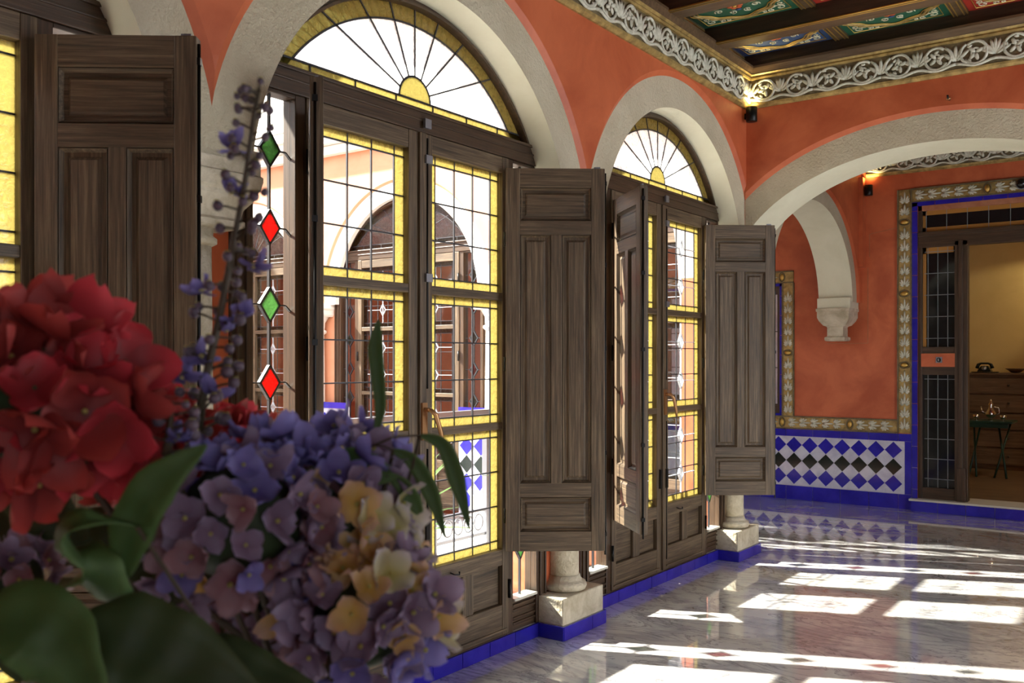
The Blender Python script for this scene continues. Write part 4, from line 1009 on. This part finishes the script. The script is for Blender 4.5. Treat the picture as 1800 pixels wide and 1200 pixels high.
bleaf('leaf', 'small blunt leaf hanging below the short broad one', [at(680, 835, .89), at(705, 850, .89), at(725, 880, .89), at(738, 902, .89)], [0.006, 0.014, 0.018, 0.006], tocam)
bleaf('leaf', 'drooping narrow leaf ending beside the door handle stile', [at(690, 792, .90), at(725, 810, .90), at(757, 865, .90), at(782, 945, .90)], [0.004, 0.014, 0.017, 0.001], tocam)
bleaf('leaf', 'outermost drooping narrow leaf, furthest right of all', [at(738, 765, .90), at(778, 782, .90), at(802, 840, .90), at(825, 932, .90)], [0.003, 0.014, 0.018, 0.001], tocam)
m = MB(); m.tube([at(600, 830, .9), at(640, 790, .9), at(690, 768, .9), at(738, 765, .9)], 0.0012, 'stem', 6); m.tube([at(655, 782, .9), at(675, 784, .9), at(692, 792, .9)], 0.001, 'stem', 6)
m.tube([at(640, 800, .91), at(650, 785, .915), at(656, 772, .92)], 0.001, 'stem', 6)
tag(m.build('twig'), 'thin arching twig carrying the drooping leaves at the right', 'twig')

# sprigs of lavender-coloured blossom with round buds
def sprig(label, pts, n, seed, blossoms, rb=0.0052):
    rnd = random.Random(seed); r = thing('blossom_sprig', label, 'sprig', pts[0], group='budded blossom sprigs'); B = Vector(pts[0])
    P = [Vector(p) - B for p in pts]; s = MB(); s.tube(P + [], [0.0045 - 0.0028 * i / (len(P) - 1) for i in range(len(P))], 'stem', 8)
    end = VASE + UZ * 0.2 - B; s.tube([Vector((0, 0, 0)), end * 0.5, end], 0.0028, 'stem', 6); s.build('stem', r)
    def along(t):
        t = t * (len(P) - 1); k = min(int(t), len(P) - 2); return P[k].lerp(P[k + 1], t - k)
    for i in range(n):
        t = (i + 0.5) / n; b = along(t); a = rnd.uniform(0, 2 * pi); L = (0.030 - 0.016 * t) * rnd.uniform(0.7, 1.25)
        d = (RV * cos(a) + VV * sin(a) * 0.6 + UZ * rnd.uniform(-.1, .5)).normalized() * L
        m = MB(); m.tube([b, b + d * 0.6 + UZ * 0.001, b + d], 0.0012, 'stem', 5); q = rb * (1.15 - 0.45 * t) * rnd.uniform(0.85, 1.15)
        m.blob(b + d, (q, q, q), 'berry', 10, 7); m.tube([b + d * 1.05 + Vector((q * .5 * cos(w), q * .5 * sin(w), q * 0.9)) for w in [0, 1.57, 3.14, 4.71]], 0.0007, 'p_cream', 4, True)
        m.build('bud', r)
    for t, dx, sz in blossoms:
        b = along(t) + RV * dx; m = MB(); m.al = []
        for q in range(7):
            R3 = Euler((rnd.uniform(-.9, .9), rnd.uniform(-.9, .9), rnd.uniform(0, 6))).to_matrix()
            n0 = len(m.v); petal(m, R3, q * 0.9, sz * 1.2, sz * 0.95, rnd.uniform(0.2, 0.9), m.al, 'p_blue', 0.3, 4, 4)
        n0 = len(m.v); m.blob((0, -0.001, 0.001), (0.003, 0.003, 0.003), 'p_cream', 6, 4); m.al += [0.3] * (len(m.v) - n0)
        o = m.build('blossom', r); o.location = b
    return r
sprig('tall budded sprig of violet blossom rising in front of the stone capital', [at(345, 775, .88), at(362, 660, .88), at(385, 560, .88), at(408, 440, .88), at(430, 320, .88), at(446, 200, .88), at(455, 155, .88)], 66, 4,
      [(0.98 * 0.02, -0.02, 0.012), (0.12, 0.010, 0.014), (0.16, -0.022, 0.015), (0.30, 0.010, 0.013), (0.34, 0.022, 0.014), (0.40, -0.022, 0.014), (0.46, 0.024, 0.013), (0.64, -0.010, 0.013), (0.75, -0.016, 0.014), (0.22, -0.008, 0.014)])
sprig('short budded sprig in front of the smaller red flower', [at(292, 800, .80), at(296, 770, .80), at(300, 735, .80), at(302, 705, .80)], 9, 8, [(0.3, 0.008, 0.010)], 0.006)

# vase and stand that carry the bunch (below the frame)
r = thing('flower_vase', 'dark glazed vase holding the bunch, below the edge of the photo', 'vase', VASE)
m = MB(); m.lathe([(0.05, 0), (0.075, 0.03), (0.08, 0.10), (0.055, 0.17), (0.06, 0.215), (0.055, 0.215), (0.048, 0.17), (0.07, 0.10), (0.06, 0.02)], (0, 0, 0), 'vase', 28); m.build('body', r)
r = thing('side_table', 'round dark wooden stand under the flower vase', 'table', (VASE.x, VASE.y, 0))
m = MB(); m.lathe([(0.27, 0.73), (0.28, 0.74), (0.28, 0.757), (0.27, 0.76)], (0, 0, 0), 'dh', 32); m.build('table_top', r)
m = MB(); m.lathe([(0.17, 0), (0.17, 0.03), (0.05, 0.07), (0.03, 0.2), (0.045, 0.45), (0.03, 0.6), (0.06, 0.73)], (0, 0, 0), 'dv', 24); m.build('pedestal', r)
